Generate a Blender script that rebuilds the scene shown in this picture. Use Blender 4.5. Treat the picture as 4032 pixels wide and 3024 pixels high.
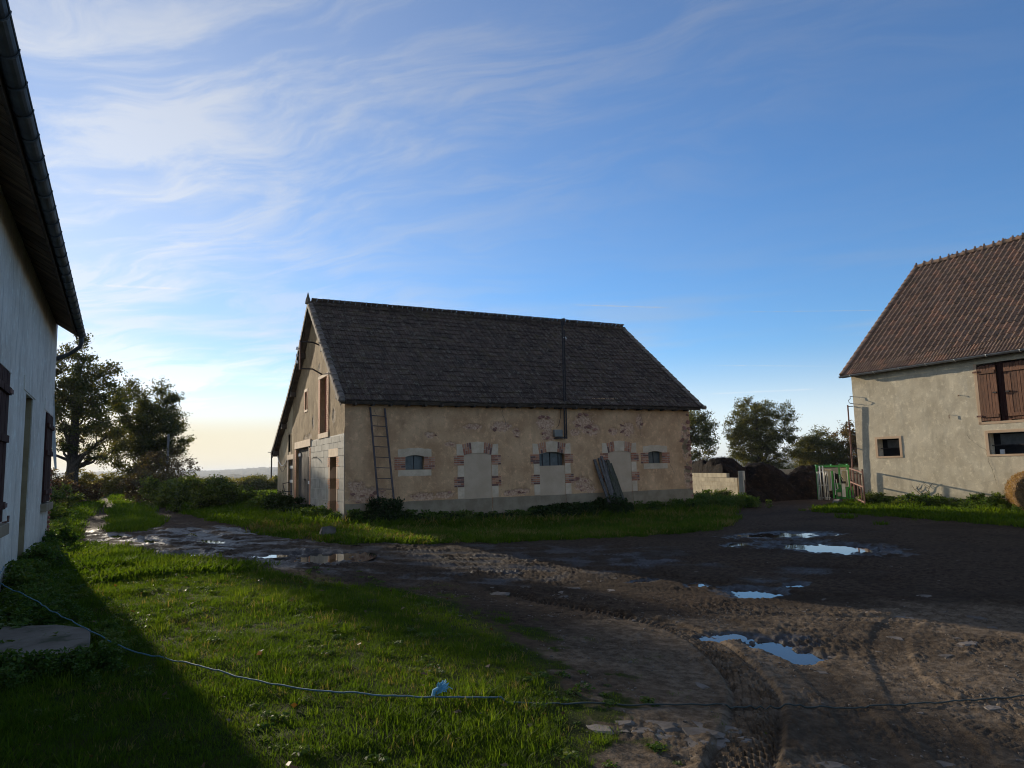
import bpy, bmesh, math, random
import numpy as np
from mathutils import Vector, Matrix
R_ = math.radians
random.seed(7)
scene = bpy.context.scene
for o in list(bpy.data.objects):
    bpy.data.objects.remove(o)
COL = scene.collection

# ------------------------------------------------------------------ camera
YAW, PITCH, ROLL, EYE = 27.1, 6.7, 1.44, 1.6
def cam_basis():
    y, p, r = R_(YAW), R_(PITCH), R_(ROLL)
    fw = Vector((math.sin(y)*math.cos(p), math.cos(y)*math.cos(p), math.sin(p)))
    rt = Vector((math.cos(y), -math.sin(y), 0)); up = rt.cross(fw)
    return rt*math.cos(r)-up*math.sin(r), up*math.cos(r)+rt*math.sin(r), fw
cr, cu, cf = cam_basis()
cam = bpy.data.cameras.new('camera'); camo = bpy.data.objects.new('camera', cam); COL.objects.link(camo)
camo.matrix_world = Matrix(((cr.x, cu.x, -cf.x, 0), (cr.y, cu.y, -cf.y, 0), (cr.z, cu.z, -cf.z, EYE), (0, 0, 0, 1)))
cam.sensor_width = 36; cam.lens = 25.0; cam.clip_start = 0.05; cam.clip_end = 30000
scene.camera = camo

# ------------------------------------------------------------------ sky and sun
SUN_AZ, SUN_EL = 9.5, 11.0          # degrees from +Y towards -X, elevation
sdir = Vector((-math.sin(R_(SUN_AZ))*math.cos(R_(SUN_EL)), math.cos(R_(SUN_AZ))*math.cos(R_(SUN_EL)), math.sin(R_(SUN_EL))))
SKY_STRENGTH, SUN_STRENGTH, EXPOSURE = 0.135, 4.3, 0.52
world = bpy.data.worlds.new('World'); scene.world = world; world.use_nodes = True
def nn(nt, kind, ins=None, **props):
    n = nt.nodes.new(kind)
    for k, v in props.items(): setattr(n, k, v)
    for k, v in (ins or {}).items():
        s = n.inputs[k]
        if hasattr(v, 'is_linked') or isinstance(v, bpy.types.NodeSocket): nt.links.new(v, s)
        else: s.default_value = v
    return n
def ma(nt, op, a, b=0.0, c=0.0, clamp=False):
    n = nt.nodes.new('ShaderNodeMath'); n.operation = op; n.use_clamp = clamp
    for i, v in enumerate((a, b, c)):
        if isinstance(v, bpy.types.NodeSocket): nt.links.new(v, n.inputs[i])
        else: n.inputs[i].default_value = v
    return n.outputs[0]
def mixc(nt, f, a, b, mode='MIX'):
    n = nt.nodes.new('ShaderNodeMix'); n.data_type = 'RGBA'; n.blend_type = mode
    for k, v in ((0, f), (6, a), (7, b)):
        if isinstance(v, bpy.types.NodeSocket): nt.links.new(v, n.inputs[k])
        else: n.inputs[k].default_value = (*v, 1) if (k != 0 and len(v) == 3) else v
    return n.outputs[2]
def sstep(nt, x, a, b):
    n = nt.nodes.new('ShaderNodeMapRange'); n.interpolation_type = 'SMOOTHSTEP'
    if isinstance(x, bpy.types.NodeSocket): nt.links.new(x, n.inputs[0])
    n.inputs[1].default_value = a; n.inputs[2].default_value = b
    return n.outputs[0]
def build_world():
    nt = world.node_tree; nt.nodes.clear()
    sky = nn(nt, 'ShaderNodeTexSky', sky_type='NISHITA', sun_disc=False, sun_elevation=R_(SUN_EL), sun_rotation=R_(-SUN_AZ), altitude=200.0, air_density=1.0, dust_density=0.06, ozone_density=5.5)
    tc = nn(nt, 'ShaderNodeTexCoord')
    d = tc.outputs['Generated']
    sp = nn(nt, 'ShaderNodeSeparateXYZ', {0: d})
    x, y, z = sp.outputs
    den = ma(nt, 'ADD', ma(nt, 'MAXIMUM', z, 0.0), 0.10)
    px, py = ma(nt, 'DIVIDE', x, den), ma(nt, 'DIVIDE', y, den)
    p = nn(nt, 'ShaderNodeCombineXYZ', {0: px, 1: py, 2: 0.0}).outputs[0]
    # cirrus: streaks drawn out along one wind direction, fibres inside broad veils
    rot = nn(nt, 'ShaderNodeVectorRotate', {'Vector': p, 'Angle': R_(46)}, rotation_type='Z_AXIS').outputs[0]
    warp = nn(nt, 'ShaderNodeTexNoise', {'Vector': rot, 'Scale': 0.9, 'Detail': 3.0}).outputs['Color']
    rw = nn(nt, 'ShaderNodeVectorMath', {0: rot, 1: nn(nt, 'ShaderNodeVectorMath', {0: warp, 'Scale': 0.9}, operation='SCALE').outputs[0]}, operation='ADD').outputs[0]
    fib = nn(nt, 'ShaderNodeTexNoise', {'Vector': nn(nt, 'ShaderNodeMapping', {'Vector': rw, 'Scale': (0.7, 2.0, 1)}).outputs[0], 'Scale': 2.5, 'Detail': 11.0, 'Roughness': 0.64, 'Distortion': 0.35}).outputs['Fac']
    veil = nn(nt, 'ShaderNodeTexNoise', {'Vector': nn(nt, 'ShaderNodeMapping', {'Vector': rot, 'Location': (0.3, 1.7, 0), 'Scale': (0.45, 0.8, 1)}).outputs[0], 'Scale': 0.9, 'Detail': 3.0}).outputs['Fac']
    side = sstep(nt, px, 1.7, -0.5)                     # the cloud field thins out towards the east
    cov = ma(nt, 'MULTIPLY', ma(nt, 'MULTIPLY_ADD', sstep(nt, veil, 0.28, 0.60), 0.55, 0.45), ma(nt, 'MULTIPLY_ADD', side, 0.94, 0.06))
    c1 = ma(nt, 'MULTIPLY', ma(nt, 'MULTIPLY', sstep(nt, fib, 0.38, 0.70), 0.88), cov)
    c1 = ma(nt, 'ADD', c1, ma(nt, 'MULTIPLY', cov, 0.42))
    # low stratus bands near the horizon
    band = nn(nt, 'ShaderNodeTexNoise', {'Vector': nn(nt, 'ShaderNodeMapping', {'Vector': d, 'Scale': (1.6, 1.6, 17)}).outputs[0], 'Scale': 1.3, 'Detail': 5.0, 'Roughness': 0.55}).outputs['Fac']
    lowm = ma(nt, 'MULTIPLY', sstep(nt, z, 0.34, 0.10), sstep(nt, band, 0.44, 0.64))
    cl = ma(nt, 'ADD', c1, ma(nt, 'MULTIPLY', lowm, 0.5), clamp=True)
    cl = ma(nt, 'MAXIMUM', cl, ma(nt, 'MULTIPLY', sstep(nt, z, 0.18, 0.03), 0.8))   # milky veil over the horizon
    dot = nn(nt, 'ShaderNodeVectorMath', {0: d, 1: tuple(sdir)}, operation='DOT_PRODUCT').outputs['Value']
    ph = ma(nt, 'POWER', ma(nt, 'MAXIMUM', dot, 0.0), 6.0)
    bright = ma(nt, 'ADD', ma(nt, 'MULTIPLY_ADD', ph, 2.6, 2.45), ma(nt, 'MULTIPLY', sstep(nt, z, 0.20, 0.04), 3.4))
    ccol = nn(nt, 'ShaderNodeVectorMath', {0: (0.97, 0.985, 1.0), 'Scale': bright}, operation='SCALE').outputs[0]
    cl = ma(nt, 'ADD', cl, ma(nt, 'MULTIPLY', ma(nt, 'POWER', ma(nt, 'MAXIMUM', dot, 0.0), 7.0), 0.26), clamp=True)   # thin veil, bright round the sun
    # low cloud seen towards the sun is yellow
    warm = ma(nt, 'MULTIPLY', sstep(nt, z, 0.12, 0.05), sstep(nt, dot, 0.55, 0.97))
    ccol = mixc(nt, ma(nt, 'MULTIPLY', warm, 0.85), ccol, nn(nt, 'ShaderNodeVectorMath', {0: (4.7, 3.9, 2.35), 'Scale': 1.0}, operation='SCALE').outputs[0])
    cl = ma(nt, 'MAXIMUM', cl, ma(nt, 'MULTIPLY', warm, 0.95))
    # contrails: short thin arcs
    out = mixc(nt, ma(nt, 'MULTIPLY_ADD', cl, 0.72, ma(nt, 'MULTIPLY', warm, 0.22), clamp=True), sky.outputs[0], ccol)
    for (a0, e0, a1, e1, w, k) in CONTRAILS:
        v0 = Vector((math.sin(R_(a0))*math.cos(R_(e0)), math.cos(R_(a0))*math.cos(R_(e0)), math.sin(R_(e0))))
        v1 = Vector((math.sin(R_(a1))*math.cos(R_(e1)), math.cos(R_(a1))*math.cos(R_(e1)), math.sin(R_(e1))))
        n_ = v0.cross(v1).normalized(); t_ = n_.cross(v0).normalized(); L = v1.dot(t_)
        wob = nn(nt, 'ShaderNodeTexNoise', {'Vector': d, 'Scale': 60.0, 'Detail': 3.0}).outputs['Fac']
        dn = nn(nt, 'ShaderNodeVectorMath', {0: d, 1: tuple(n_)}, operation='DOT_PRODUCT').outputs['Value']
        dn = ma(nt, 'ABSOLUTE', ma(nt, 'ADD', dn, ma(nt, 'MULTIPLY', ma(nt, 'SUBTRACT', wob, 0.5), w*0.8)))
        dt = nn(nt, 'ShaderNodeVectorMath', {0: d, 1: tuple(t_)}, operation='DOT_PRODUCT').outputs['Value']
        m = ma(nt, 'MULTIPLY', sstep(nt, dn, w, w*0.1), ma(nt, 'MULTIPLY', sstep(nt, dt, 0.0, L*0.25), sstep(nt, dt, L, L*0.75)))
        m = ma(nt, 'MULTIPLY', m, ma(nt, 'MULTIPLY', sstep(nt, wob, 0.2, 0.7), k))
        front = nn(nt, 'ShaderNodeVectorMath', {0: d, 1: tuple(v0)}, operation='DOT_PRODUCT').outputs['Value']
        out = mixc(nt, ma(nt, 'MULTIPLY', m, ma(nt, 'GREATER_THAN', front, 0.5)), out, ccol)
    bg = nn(nt, 'ShaderNodeBackground', {0: out, 1: SKY_STRENGTH})
    o = nn(nt, 'ShaderNodeOutputWorld'); nt.links.new(bg.outputs[0], o.inputs[0])
# (azimuth from +Y towards +X, elevation) of both ends, half width, strength
CONTRAILS = [(31.9, 12.9, 40.5, 12.15, .0013, .7), (44.5, 11.5, 57.0, 10.3, .0010, .4), (41.6, 7.56, 52.5, 6.75, .0007, .5), (41.8, 5.3, 51.5, 5.2, .0018, .35), (-4.6, 13.3, 2.4, 13.6, .0022, .8)]
build_world()
sl = bpy.data.lights.new('sun', 'SUN'); sl.energy = SUN_STRENGTH; sl.angle = R_(0.53); sl.color = (1.0, 0.86, 0.66)
slo = bpy.data.objects.new('sun', sl); COL.objects.link(slo)
slo.rotation_mode = 'QUATERNION'; slo.rotation_quaternion = (-sdir).to_track_quat('-Z', 'Y'); slo.location = sdir*60
vs = scene.view_settings
vs.view_transform = 'Standard'; vs.look = 'None'; vs.exposure = EXPOSURE; vs.gamma = 1.0; vs.use_curve_mapping = False
scene.render.engine = 'CYCLES'
scene.cycles.use_denoising = True
scene.cycles.max_bounces = 4; scene.cycles.diffuse_bounces = 3; scene.cycles.glossy_bounces = 2; scene.cycles.transmission_bounces = 2; scene.cycles.transparent_max_bounces = 6
scene.cycles.sample_clamp_indirect = 6.0
scene.cycles.use_adaptive_sampling = False
scene.cycles.pixel_filter_type = 'BLACKMAN_HARRIS'; scene.cycles.filter_width = 1.05

# ------------------------------------------------------------------ helpers
def link(o, parent=None):
    COL.objects.link(o)
    if parent is not None: o.parent = parent
    return o
def tag(o, label=None, cat=None, group=None, kind=None):
    if label: o['label'] = label
    if cat: o['category'] = cat
    if group: o['group'] = group
    if kind: o['kind'] = kind
    return o
def empty(name, loc, rz=0.0, label=None, cat=None, group=None):
    o = bpy.data.objects.new(name, None); link(o); o.location = loc; o.rotation_euler = (0, 0, rz); o.empty_display_size = .2
    return tag(o, label, cat, group)
def np_mesh(name, V, Fq, mat=None, smooth=False, attrs=None, mats=None, midx=None):
    V = np.asarray(V, np.float32); me = bpy.data.meshes.new(name)
    Fq = np.asarray(Fq, np.int32); nf, k = Fq.shape
    me.vertices.add(len(V)); me.vertices.foreach_set('co', V.ravel())
    me.loops.add(nf*k); me.loops.foreach_set('vertex_index', Fq.ravel())
    me.polygons.add(nf); me.polygons.foreach_set('loop_start', np.arange(nf, dtype=np.int32)*k)
    me.polygons.foreach_set('loop_total', np.full(nf, k, np.int32))
    if smooth: me.polygons.foreach_set('use_smooth', np.ones(nf, bool))
    for m in (mats or ([mat] if mat else [])): me.materials.append(m)
    if midx is not None: me.polygons.foreach_set('material_index', np.asarray(midx, np.int32))
    for an, av in (attrs or {}).items():
        a = me.attributes.new(an, 'FLOAT', 'POINT'); a.data.foreach_set('value', np.asarray(av, np.float32))
    me.update(calc_edges=True)
    return me
def mobj(name, me, parent=None, loc=(0, 0, 0), rot=(0, 0, 0), scl=(1, 1, 1)):
    o = bpy.data.objects.new(name, me); link(o, parent); o.location = loc; o.rotation_euler = rot; o.scale = scl
    return o
class MB:
    """collects boxes, tubes and prisms; build() links them as one mesh object"""
    def __init__(s): s.v = []; s.f = []
    def add(s, vs, fs):
        b = len(s.v); s.v += [tuple(map(float, q)) for q in vs]; s.f += [tuple(b+i for i in q) for q in fs]; return s
    def box(s, x0, x1, y0, y1, z0, z1, M=None, jit=0.0):
        c = [Vector((x, y, z)) for z in (z0, z1) for y in (y0, y1) for x in (x0, x1)]
        if jit: c = [q+Vector((random.uniform(-jit, jit) for _ in range(3))) for q in c]
        if M is not None: c = [M@q for q in c]
        return s.add(c, [(0, 2, 3, 1), (4, 5, 7, 6), (0, 1, 5, 4), (2, 6, 7, 3), (0, 4, 6, 2), (1, 3, 7, 5)])
    def beam(s, a, b, w, h, up=(0, 0, 1)):
        a, b = Vector(a), Vector(b); d = (b-a).normalized(); u = Vector(up)
        if abs(d.dot(u)) > .97: u = Vector((1, 0, 0))
        r = d.cross(u).normalized()*w*.5; q = r.normalized().cross(d).normalized()*h*.5
        c = [p+i*r+j*q for p in (a, b) for j in (-1, 1) for i in (-1, 1)]
        return s.add(c, [(0, 2, 3, 1), (4, 5, 7, 6), (0, 1, 5, 4), (2, 6, 7, 3), (0, 4, 6, 2), (1, 3, 7, 5)])
    def tube(s, pts, r, n=8, cap=True):
        P = [Vector(p) for p in pts]; rr = r if hasattr(r, '__len__') else [r]*len(P); rings = []
        b = len(s.v); ref = None
        for i, p in enumerate(P):
            d = (P[min(i+1, len(P)-1)]-P[max(i-1, 0)]).normalized()
            if ref is None: ref = Vector((0, 0, 1)) if abs(d.z) < .9 else Vector((1, 0, 0))
            u = d.cross(ref).normalized(); w = u.cross(d).normalized(); ref = w
            s.v += [tuple(p+(u*math.cos(t)+w*math.sin(t))*rr[i]) for t in (2*math.pi*k/n for k in range(n))]
        for i in range(len(P)-1):
            for k in range(n):
                s.f.append((b+i*n+k, b+i*n+(k+1) % n, b+(i+1)*n+(k+1) % n, b+(i+1)*n+k))
        if cap:
            s.f.append(tuple(b+k for k in range(n))[::-1]); s.f.append(tuple(b+(len(P)-1)*n+k for k in range(n)))
        return s
    def prism(s, poly, axis, a, b, f=None):
        """poly: 2-D outline; extruded along axis ('x','y','z') from a to b"""
        def pt(p, t): return {'x': (t, p[0], p[1]), 'y': (p[0], t, p[1]), 'z': (p[0], p[1], t)}[axis]
        n = len(poly); vs = [pt(p, a) for p in poly]+[pt(p, b) for p in poly]
        return s.add(vs, [tuple(range(n)), tuple(range(2*n-1, n-1, -1))]+[(i, n+i, n+(i+1) % n, (i+1) % n) for i in range(n)])
    def mesh(s, name, mat, smooth=False, bevel=0.0, mats=None):
        me = bpy.data.meshes.new(name); me.from_pydata(s.v, [], s.f)
        for m in (mats or [mat]): me.materials.append(m)
        bm = bmesh.new(); bm.from_mesh(me); bmesh.ops.recalc_face_normals(bm, faces=bm.faces)
        if bevel: bmesh.ops.bevel(bm, geom=bm.edges[:], offset=bevel, segments=1, affect='EDGES', profile=.5)
        bm.to_mesh(me); bm.free()
        if smooth: me.polygons.foreach_set('use_smooth', np.ones(len(me.polygons), bool))
        me.update(); return me
    def build(s, name, mat, parent=None, smooth=False, bevel=0.0, loc=(0, 0, 0), rot=(0, 0, 0)):
        return mobj(name, s.mesh(name, mat, smooth, bevel), parent, loc, rot)

# vectorised value-gradient noise
_rg = np.random.default_rng(11); _PT = _rg.permutation(4096); _GA = _rg.random(4096)*2*np.pi
def pnoise(x, y, seed=0):
    x = np.asarray(x, float); y = np.asarray(y, float)
    xi, yi = np.floor(x).astype(np.int64), np.floor(y).astype(np.int64); fx, fy = x-xi, y-yi
    u, v = fx*fx*fx*(fx*(fx*6-15)+10), fy*fy*fy*(fy*(fy*6-15)+10)
    def g(ix, iy, dx, dy):
        a = _GA[_PT[(_PT[(ix+seed*131) & 4095]+iy) & 4095]]; return np.cos(a)*dx+np.sin(a)*dy
    a, b = g(xi, yi, fx, fy), g(xi+1, yi, fx-1, fy); c, d = g(xi, yi+1, fx, fy-1), g(xi+1, yi+1, fx-1, fy-1)
    return ((a+(b-a)*u)*(1-v)+(c+(d-c)*u)*v)*1.5
def fbm(x, y, o=4, seed=0, gain=.5, lac=2.03):
    t = 0; a = 1; n = 0
    for i in range(o):
        t = t+a*pnoise(x, y, seed+i); n += a; a *= gain; x = x*lac+13.7; y = y*lac+7.1
    return t/n
def ss(a, b, x):
    t = np.clip((np.asarray(x, float)-a)/(b-a), 0, 1); return t*t*(3-2*t)

# ------------------------------------------------------------------ materials
def ramp(nt, fac, cols, interp='LINEAR', pos=None):
    n = nt.nodes.new('ShaderNodeValToRGB'); cr_ = n.color_ramp; cr_.interpolation = interp
    k = len(cols)
    for i, c in enumerate(cols):
        p = pos[i] if pos else (i/(k-1) if interp == 'LINEAR' else i/k)
        e = cr_.elements[i] if i < 2 else cr_.elements.new(p)
        e.position = p; e.color = (*c, 1)
    nt.links.new(fac, n.inputs[0]); return n.outputs[0]
def piece_random(nt):
    oi = nn(nt, 'ShaderNodeObjectInfo').outputs['Random']; at = nn(nt, 'ShaderNodeAttribute', attribute_name='rnd').outputs['Fac']
    return ma(nt, 'FRACT', ma(nt, 'ADD', oi, ma(nt, 'MULTIPLY', at, 7.31)))
def noise(nt, P, scale, detail=4.0, rough=.55, stretch=None, dist=0.0):
    if stretch: P = nn(nt, 'ShaderNodeMapping', {'Vector': P, 'Scale': stretch}).outputs[0]
    return nn(nt, 'ShaderNodeTexNoise', {'Vector': P, 'Scale': scale, 'Detail': detail, 'Roughness': rough, 'Distortion': dist}).outputs['Fac']
def pmat(name, cols, scale=3.0, detail=5.0, rough=.85, bump=(), spots=(), stretch=None, spec=.3, metal=0.0, rndv=0.0, pal=None, local=False, roughvar=0.0, transl=0.0, coat=0.0, contrast=(.32, .68)):
    m = bpy.data.materials.new(name); m.use_nodes = True; nt = m.node_tree; nt.nodes.clear()
    P = nn(nt, 'ShaderNodeTexCoord').outputs['Object'] if local else nn(nt, 'ShaderNodeNewGeometry').outputs['Position']
    f = sstep(nt, noise(nt, P, scale, detail, .6, stretch), *contrast)
    col = ramp(nt, f, cols) if len(cols) > 1 else None
    if col is None: col = nn(nt, 'ShaderNodeRGB').outputs[0]; col.default_value = (*cols[0], 1)
    if pal:
        pc = ramp(nt, piece_random(nt), pal, 'CONSTANT'); col = mixc(nt, .8, col, pc)
    if rndv:
        k = ma(nt, 'MULTIPLY_ADD', piece_random(nt), 2*rndv, 1-rndv); col = mixc(nt, 1.0, col, nn(nt, 'ShaderNodeCombineXYZ', {0: k, 1: k, 2: k}).outputs[0], 'MULTIPLY')
    for sp_ in spots:
        c, sc, lo, hi, st = sp_[:5]; stv = sp_[5] if len(sp_) > 5 else None
        q = sstep(nt, noise(nt, P, sc, 5.0, .6, stv), lo, hi); col = mixc(nt, ma(nt, 'MULTIPLY', q, st), col, c)
    b = nn(nt, 'ShaderNodeBsdfPrincipled', {'Base Color': col, 'Metallic': metal, 'Specular IOR Level': spec})
    if roughvar: nt.links.new(ma(nt, 'MULTIPLY_ADD', noise(nt, P, scale*3, 4.0), roughvar*2, rough-roughvar), b.inputs['Roughness'])
    else: b.inputs['Roughness'].default_value = rough
    if coat: b.inputs['Coat Weight'].default_value = coat
    nrm = None
    for (sc, st, di) in [x[:3] for x in bump]:
        bn = nn(nt, 'ShaderNodeBump', {'Strength': st, 'Distance': di, 'Height': noise(nt, P, sc, 5.0, .6, stretch)})
        if nrm is not None: nt.links.new(nrm, bn.inputs['Normal'])
        nrm = bn.outputs[0]
    if nrm is not None: nt.links.new(nrm, b.inputs['Normal'])
    o = nn(nt, 'ShaderNodeOutputMaterial'); sh = b.outputs[0]
    if transl:
        tr = nn(nt, 'ShaderNodeBsdfTranslucent', {'Color': mixc(nt, 1.0, col, (1.5, 1.6, .7), 'MULTIPLY')})
        mx = nn(nt, 'ShaderNodeMixShader', {0: transl, 1: sh, 2: tr.outputs[0]}); sh = mx.outputs[0]
    nt.links.new(sh, o.inputs[0]); return m
def leafmat(name, pal, rough=.5, transl=.4, spec=.35, scale=.35):
    """foliage: colour per leaf (attribute rnd) and per clump, light passes through the leaf"""
    m = bpy.data.materials.new(name); m.use_nodes = True; nt = m.node_tree; nt.nodes.clear()
    P = nn(nt, 'ShaderNodeNewGeometry').outputs['Position']
    f = ma(nt, 'ADD', ma(nt, 'MULTIPLY', nn(nt, 'ShaderNodeAttribute', attribute_name='rnd').outputs['Fac'], .55), ma(nt, 'MULTIPLY', sstep(nt, noise(nt, P, scale, 3.0), .3, .7), .45))
    f = ma(nt, 'ADD', ma(nt, 'MULTIPLY', f, .8), ma(nt, 'MULTIPLY', nn(nt, 'ShaderNodeObjectInfo').outputs['Random'], .2))
    col = ramp(nt, f, pal)
    b = nn(nt, 'ShaderNodeBsdfPrincipled', {'Base Color': col, 'Roughness': rough, 'Specular IOR Level': spec})
    tr = nn(nt, 'ShaderNodeBsdfTranslucent', {'Color': mixc(nt, 1.0, col, (1.7, 1.6, .6), 'MULTIPLY')})
    mx = nn(nt, 'ShaderNodeMixShader', {0: transl, 1: b.outputs[0], 2: tr.outputs[0]})
    nt.links.new(mx.outputs[0], nn(nt, 'ShaderNodeOutputMaterial').inputs[0]); return m
M = {}
M['render'] = None
def wall_render(name, base, patch, streak=(1, 1, .35), streak_k=.4, bumps=((38, .5, .02), (7, .35, .03))):
    """lime render: attribute 'patch' = bare rubble and mortar, attribute 'damp' = stained foot"""
    m = bpy.data.materials.new(name); m.use_nodes = True; nt = m.node_tree; nt.nodes.clear()
    P = nn(nt, 'ShaderNodeNewGeometry').outputs['Position']
    col = ramp(nt, sstep(nt, noise(nt, P, 1.1, 6.0, .62), .3, .7), base)
    col = mixc(nt, ma(nt, 'MULTIPLY', sstep(nt, noise(nt, P, 5.5, 6.0, .7), .50, .70), .6), col, tuple(min(1, c*1.35) for c in base[-1]))
    col = mixc(nt, ma(nt, 'MULTIPLY', sstep(nt, noise(nt, P, 2.3, 6.0, .65, streak), .50, .72), streak_k), col, tuple(c*.6 for c in base[0]))
    col = mixc(nt, ma(nt, 'MULTIPLY', sstep(nt, noise(nt, P, 16.0, 5.0, .7), .58, .70), .45), col, tuple(c*.55 for c in base[0]))
    pa = nn(nt, 'ShaderNodeAttribute', attribute_name='patch').outputs['Fac']
    pm = sstep(nt, ma(nt, 'ADD', pa, ma(nt, 'MULTIPLY', ma(nt, 'SUBTRACT', noise(nt, P, 9.0, 5.0, .65), .5), .9)), .42, .56)
    pcol = ramp(nt, sstep(nt, noise(nt, P, 13.0, 4.0), .35, .65), patch)
    col = mixc(nt, pm, col, pcol)
    dm = nn(nt, 'ShaderNodeAttribute', attribute_name='damp').outputs['Fac']
    dmm = ma(nt, 'MULTIPLY', dm, sstep(nt, noise(nt, P, 3.0, 5.0), .25, .6))
    col = mixc(nt, ma(nt, 'MULTIPLY', dmm, .75), col, (.11, .10, .055))
    b = nn(nt, 'ShaderNodeBsdfPrincipled', {'Base Color': col, 'Roughness': .93, 'Specular IOR Level': .15})
    nrm = None
    for sc, st, di in bumps:
        bn = nn(nt, 'ShaderNodeBump', {'Strength': st, 'Distance': di, 'Height': noise(nt, P, sc, 5.0, .65)})
        if nrm is not None: nt.links.new(nrm, bn.inputs['Normal'])
        nrm = bn.outputs[0]
    bn = nn(nt, 'ShaderNodeBump', {'Strength': .8, 'Distance': .02, 'Height': ma(nt, 'MULTIPLY', pm, ma(nt, 'SUBTRACT', noise(nt, P, 24.0, 4.0), 1.2)), 'Normal': nrm}); nrm = bn.outputs[0]
    nt.links.new(nrm, b.inputs['Normal'])
    nt.links.new(b.outputs[0], nn(nt, 'ShaderNodeOutputMaterial').inputs[0]); return m
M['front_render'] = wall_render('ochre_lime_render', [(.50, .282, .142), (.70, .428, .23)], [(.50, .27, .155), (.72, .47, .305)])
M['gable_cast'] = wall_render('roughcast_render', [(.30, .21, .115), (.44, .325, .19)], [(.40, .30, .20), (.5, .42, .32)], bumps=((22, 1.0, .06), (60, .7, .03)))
M['gable_pale'] = wall_render('pale_lime_render', [(.40, .30, .18), (.52, .41, .26)], [(.5, .42, .3), (.55, .48, .36)])
M['grey_render'] = wall_render('grey_cement_render', [(.54, .465, .33), (.70, .62, .455)], [(.36, .33, .27), (.45, .42, .36)], bumps=((5, .16, .03), (30, .3, .012)))
M['house_render'] = wall_render('whitewashed_render', [(.68, .60, .49), (.86, .78, .66)], [(.30, .27, .22), (.42, .38, .32)], streak=(2.2, 2.2, .22), streak_k=.6, bumps=((14, .3, .02), (50, .3, .01)))
M['cement'] = pmat('cement', [(.25, .185, .115), (.35, .27, .175)], 2.2, bump=((25, .3, .01),), spots=((( .20, .17, .07), 3.0, .55, .8, .5),))
M['infill'] = pmat('smooth_render', [(.55, .385, .245), (.64, .465, .305)], 1.6, bump=((18, .2, .01),), spots=(((.30, .27, .21), 1.3, .55, .85, .4),))
M['limestone'] = pmat('limestone', [(.60, .435, .28), (.74, .565, .385)], 3.2, bump=((22, .35, .012),), spots=(((.33, .28, .21), 6, .6, .8, .5),), rndv=.08)
M['mortar'] = pmat('mortar', [(.46, .37, .28), (.56, .47, .36)], 8, bump=((60, .4, .01),))
M['brick'] = pmat('fired_brick', [(.40, .16, .085), (.52, .24, .13)], 14, bump=((45, .4, .008),), pal=[(.46, .19, .10), (.54, .26, .14), (.10, .055, .055), (.38, .135, .075), (.56, .30, .18), (.24, .10, .07), (.50, .22, .12), (.42, .17, .09)])
M['brick_dark'] = pmat('red_brick', [(.26, .085, .05), (.38, .14, .085)], 10, bump=((45, .4, .008),), rndv=.25)
M['rubble'] = pmat('rubble_stone', [(.25, .11, .075), (.40, .21, .15)], 9, bump=((30, .6, .015),), rndv=.35)
M['block'] = pmat('concrete_block', [(.25, .24, .205), (.36, .345, .295)], 2.6, bump=((40, .45, .01),), rndv=.14, spots=(((.25, .23, .19), 1.5, .55, .8, .5, (1, 1, .3)),))
M['block_joint'] = pmat('pale_joint', [(.44, .42, .36), (.50, .48, .42)], 6)
M['tile_old'] = pmat('lichened_roof_tile', [(.044, .028, .021), (.088, .058, .043)], 2.2, rough=.9, bump=((35, .8, .02),), rndv=.3, spots=(((.165, .145, .105), 7.0, .53, .66, .75), ((.080, .064, .024), 2.2, .52, .75, .75), ((.22, .195, .145), 26.0, .57, .70, .6), ((.022, .015, .012), 1.1, .55, .75, .6)))
M['tile_edge'] = pmat('mossy_verge_tile', [(.12, .092, .072), (.22, .18, .145)], 6, rough=.9, bump=((40, .6, .015),), rndv=.2, spots=(((.10, .10, .05), 4, .55, .75, .6),))
M['tile_red'] = pmat('weathered_red_tile', [(.12, .068, .046), (.22, .135, .09)], 5.5, rough=.88, bump=((45, .5, .012),), pal=[(.23, .15, .10), (.26, .165, .11), (.205, .132, .09), (.24, .16, .115), (.22, .145, .10), (.28, .185, .13), (.19, .12, .085), (.34, .19, .12)], spots=(((.34, .24, .10), 7, .56, .72, .55), ((.085, .07, .052), 3.0, .50, .72, .65), ((.33, .29, .24), 20, .60, .74, .55)))
M['oldwood'] = pmat('weathered_plank', [(.075, .065, .06), (.19, .17, .155)], 3.0, rough=.9, stretch=(14, 14, 1.2), bump=((6, .9, .012),), rndv=.35, local=True)
M['doorwood'] = pmat('old_door_plank', [(.07, .055, .045), (.185, .155, .125)], 2.6, rough=.88, stretch=(16, 16, .9), bump=((6, .9, .012),), rndv=.3)
M['shutter'] = pmat('peeling_brown_paint', [(.11, .045, .025), (.24, .105, .05)], 2.4, rough=.6, stretch=(18, 18, 1.3), bump=((6, .6, .006),), rndv=.22, spots=(((.34, .22, .13), 7, .60, .74, .7, (14, 14, 1)),))
M['brownwood'] = pmat('dark_brown_shutter', [(.040, .016, .013), (.075, .034, .027)], 3, rough=.85, spec=.08, stretch=(12, 12, 1), bump=((8, .5, .006),), rndv=.2)
M['soffit'] = pmat('stained_soffit_board', [(.075, .048, .03), (.17, .115, .07)], 2.2, rough=.9, stretch=(1.4, 14, 1.4), bump=((6, .6, .01),), rndv=.4)
M['darkwood'] = pmat('dark_timber', [(.05, .038, .03), (.10, .075, .055)], 4, rough=.9, bump=((20, .5, .01),), rndv=.2)
M['grass_dry'] = leafmat('dry_grass', [(.10, .085, .03), (.19, .16, .06), (.26, .22, .10)], rough=.7, transl=.4, spec=.06)
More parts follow.
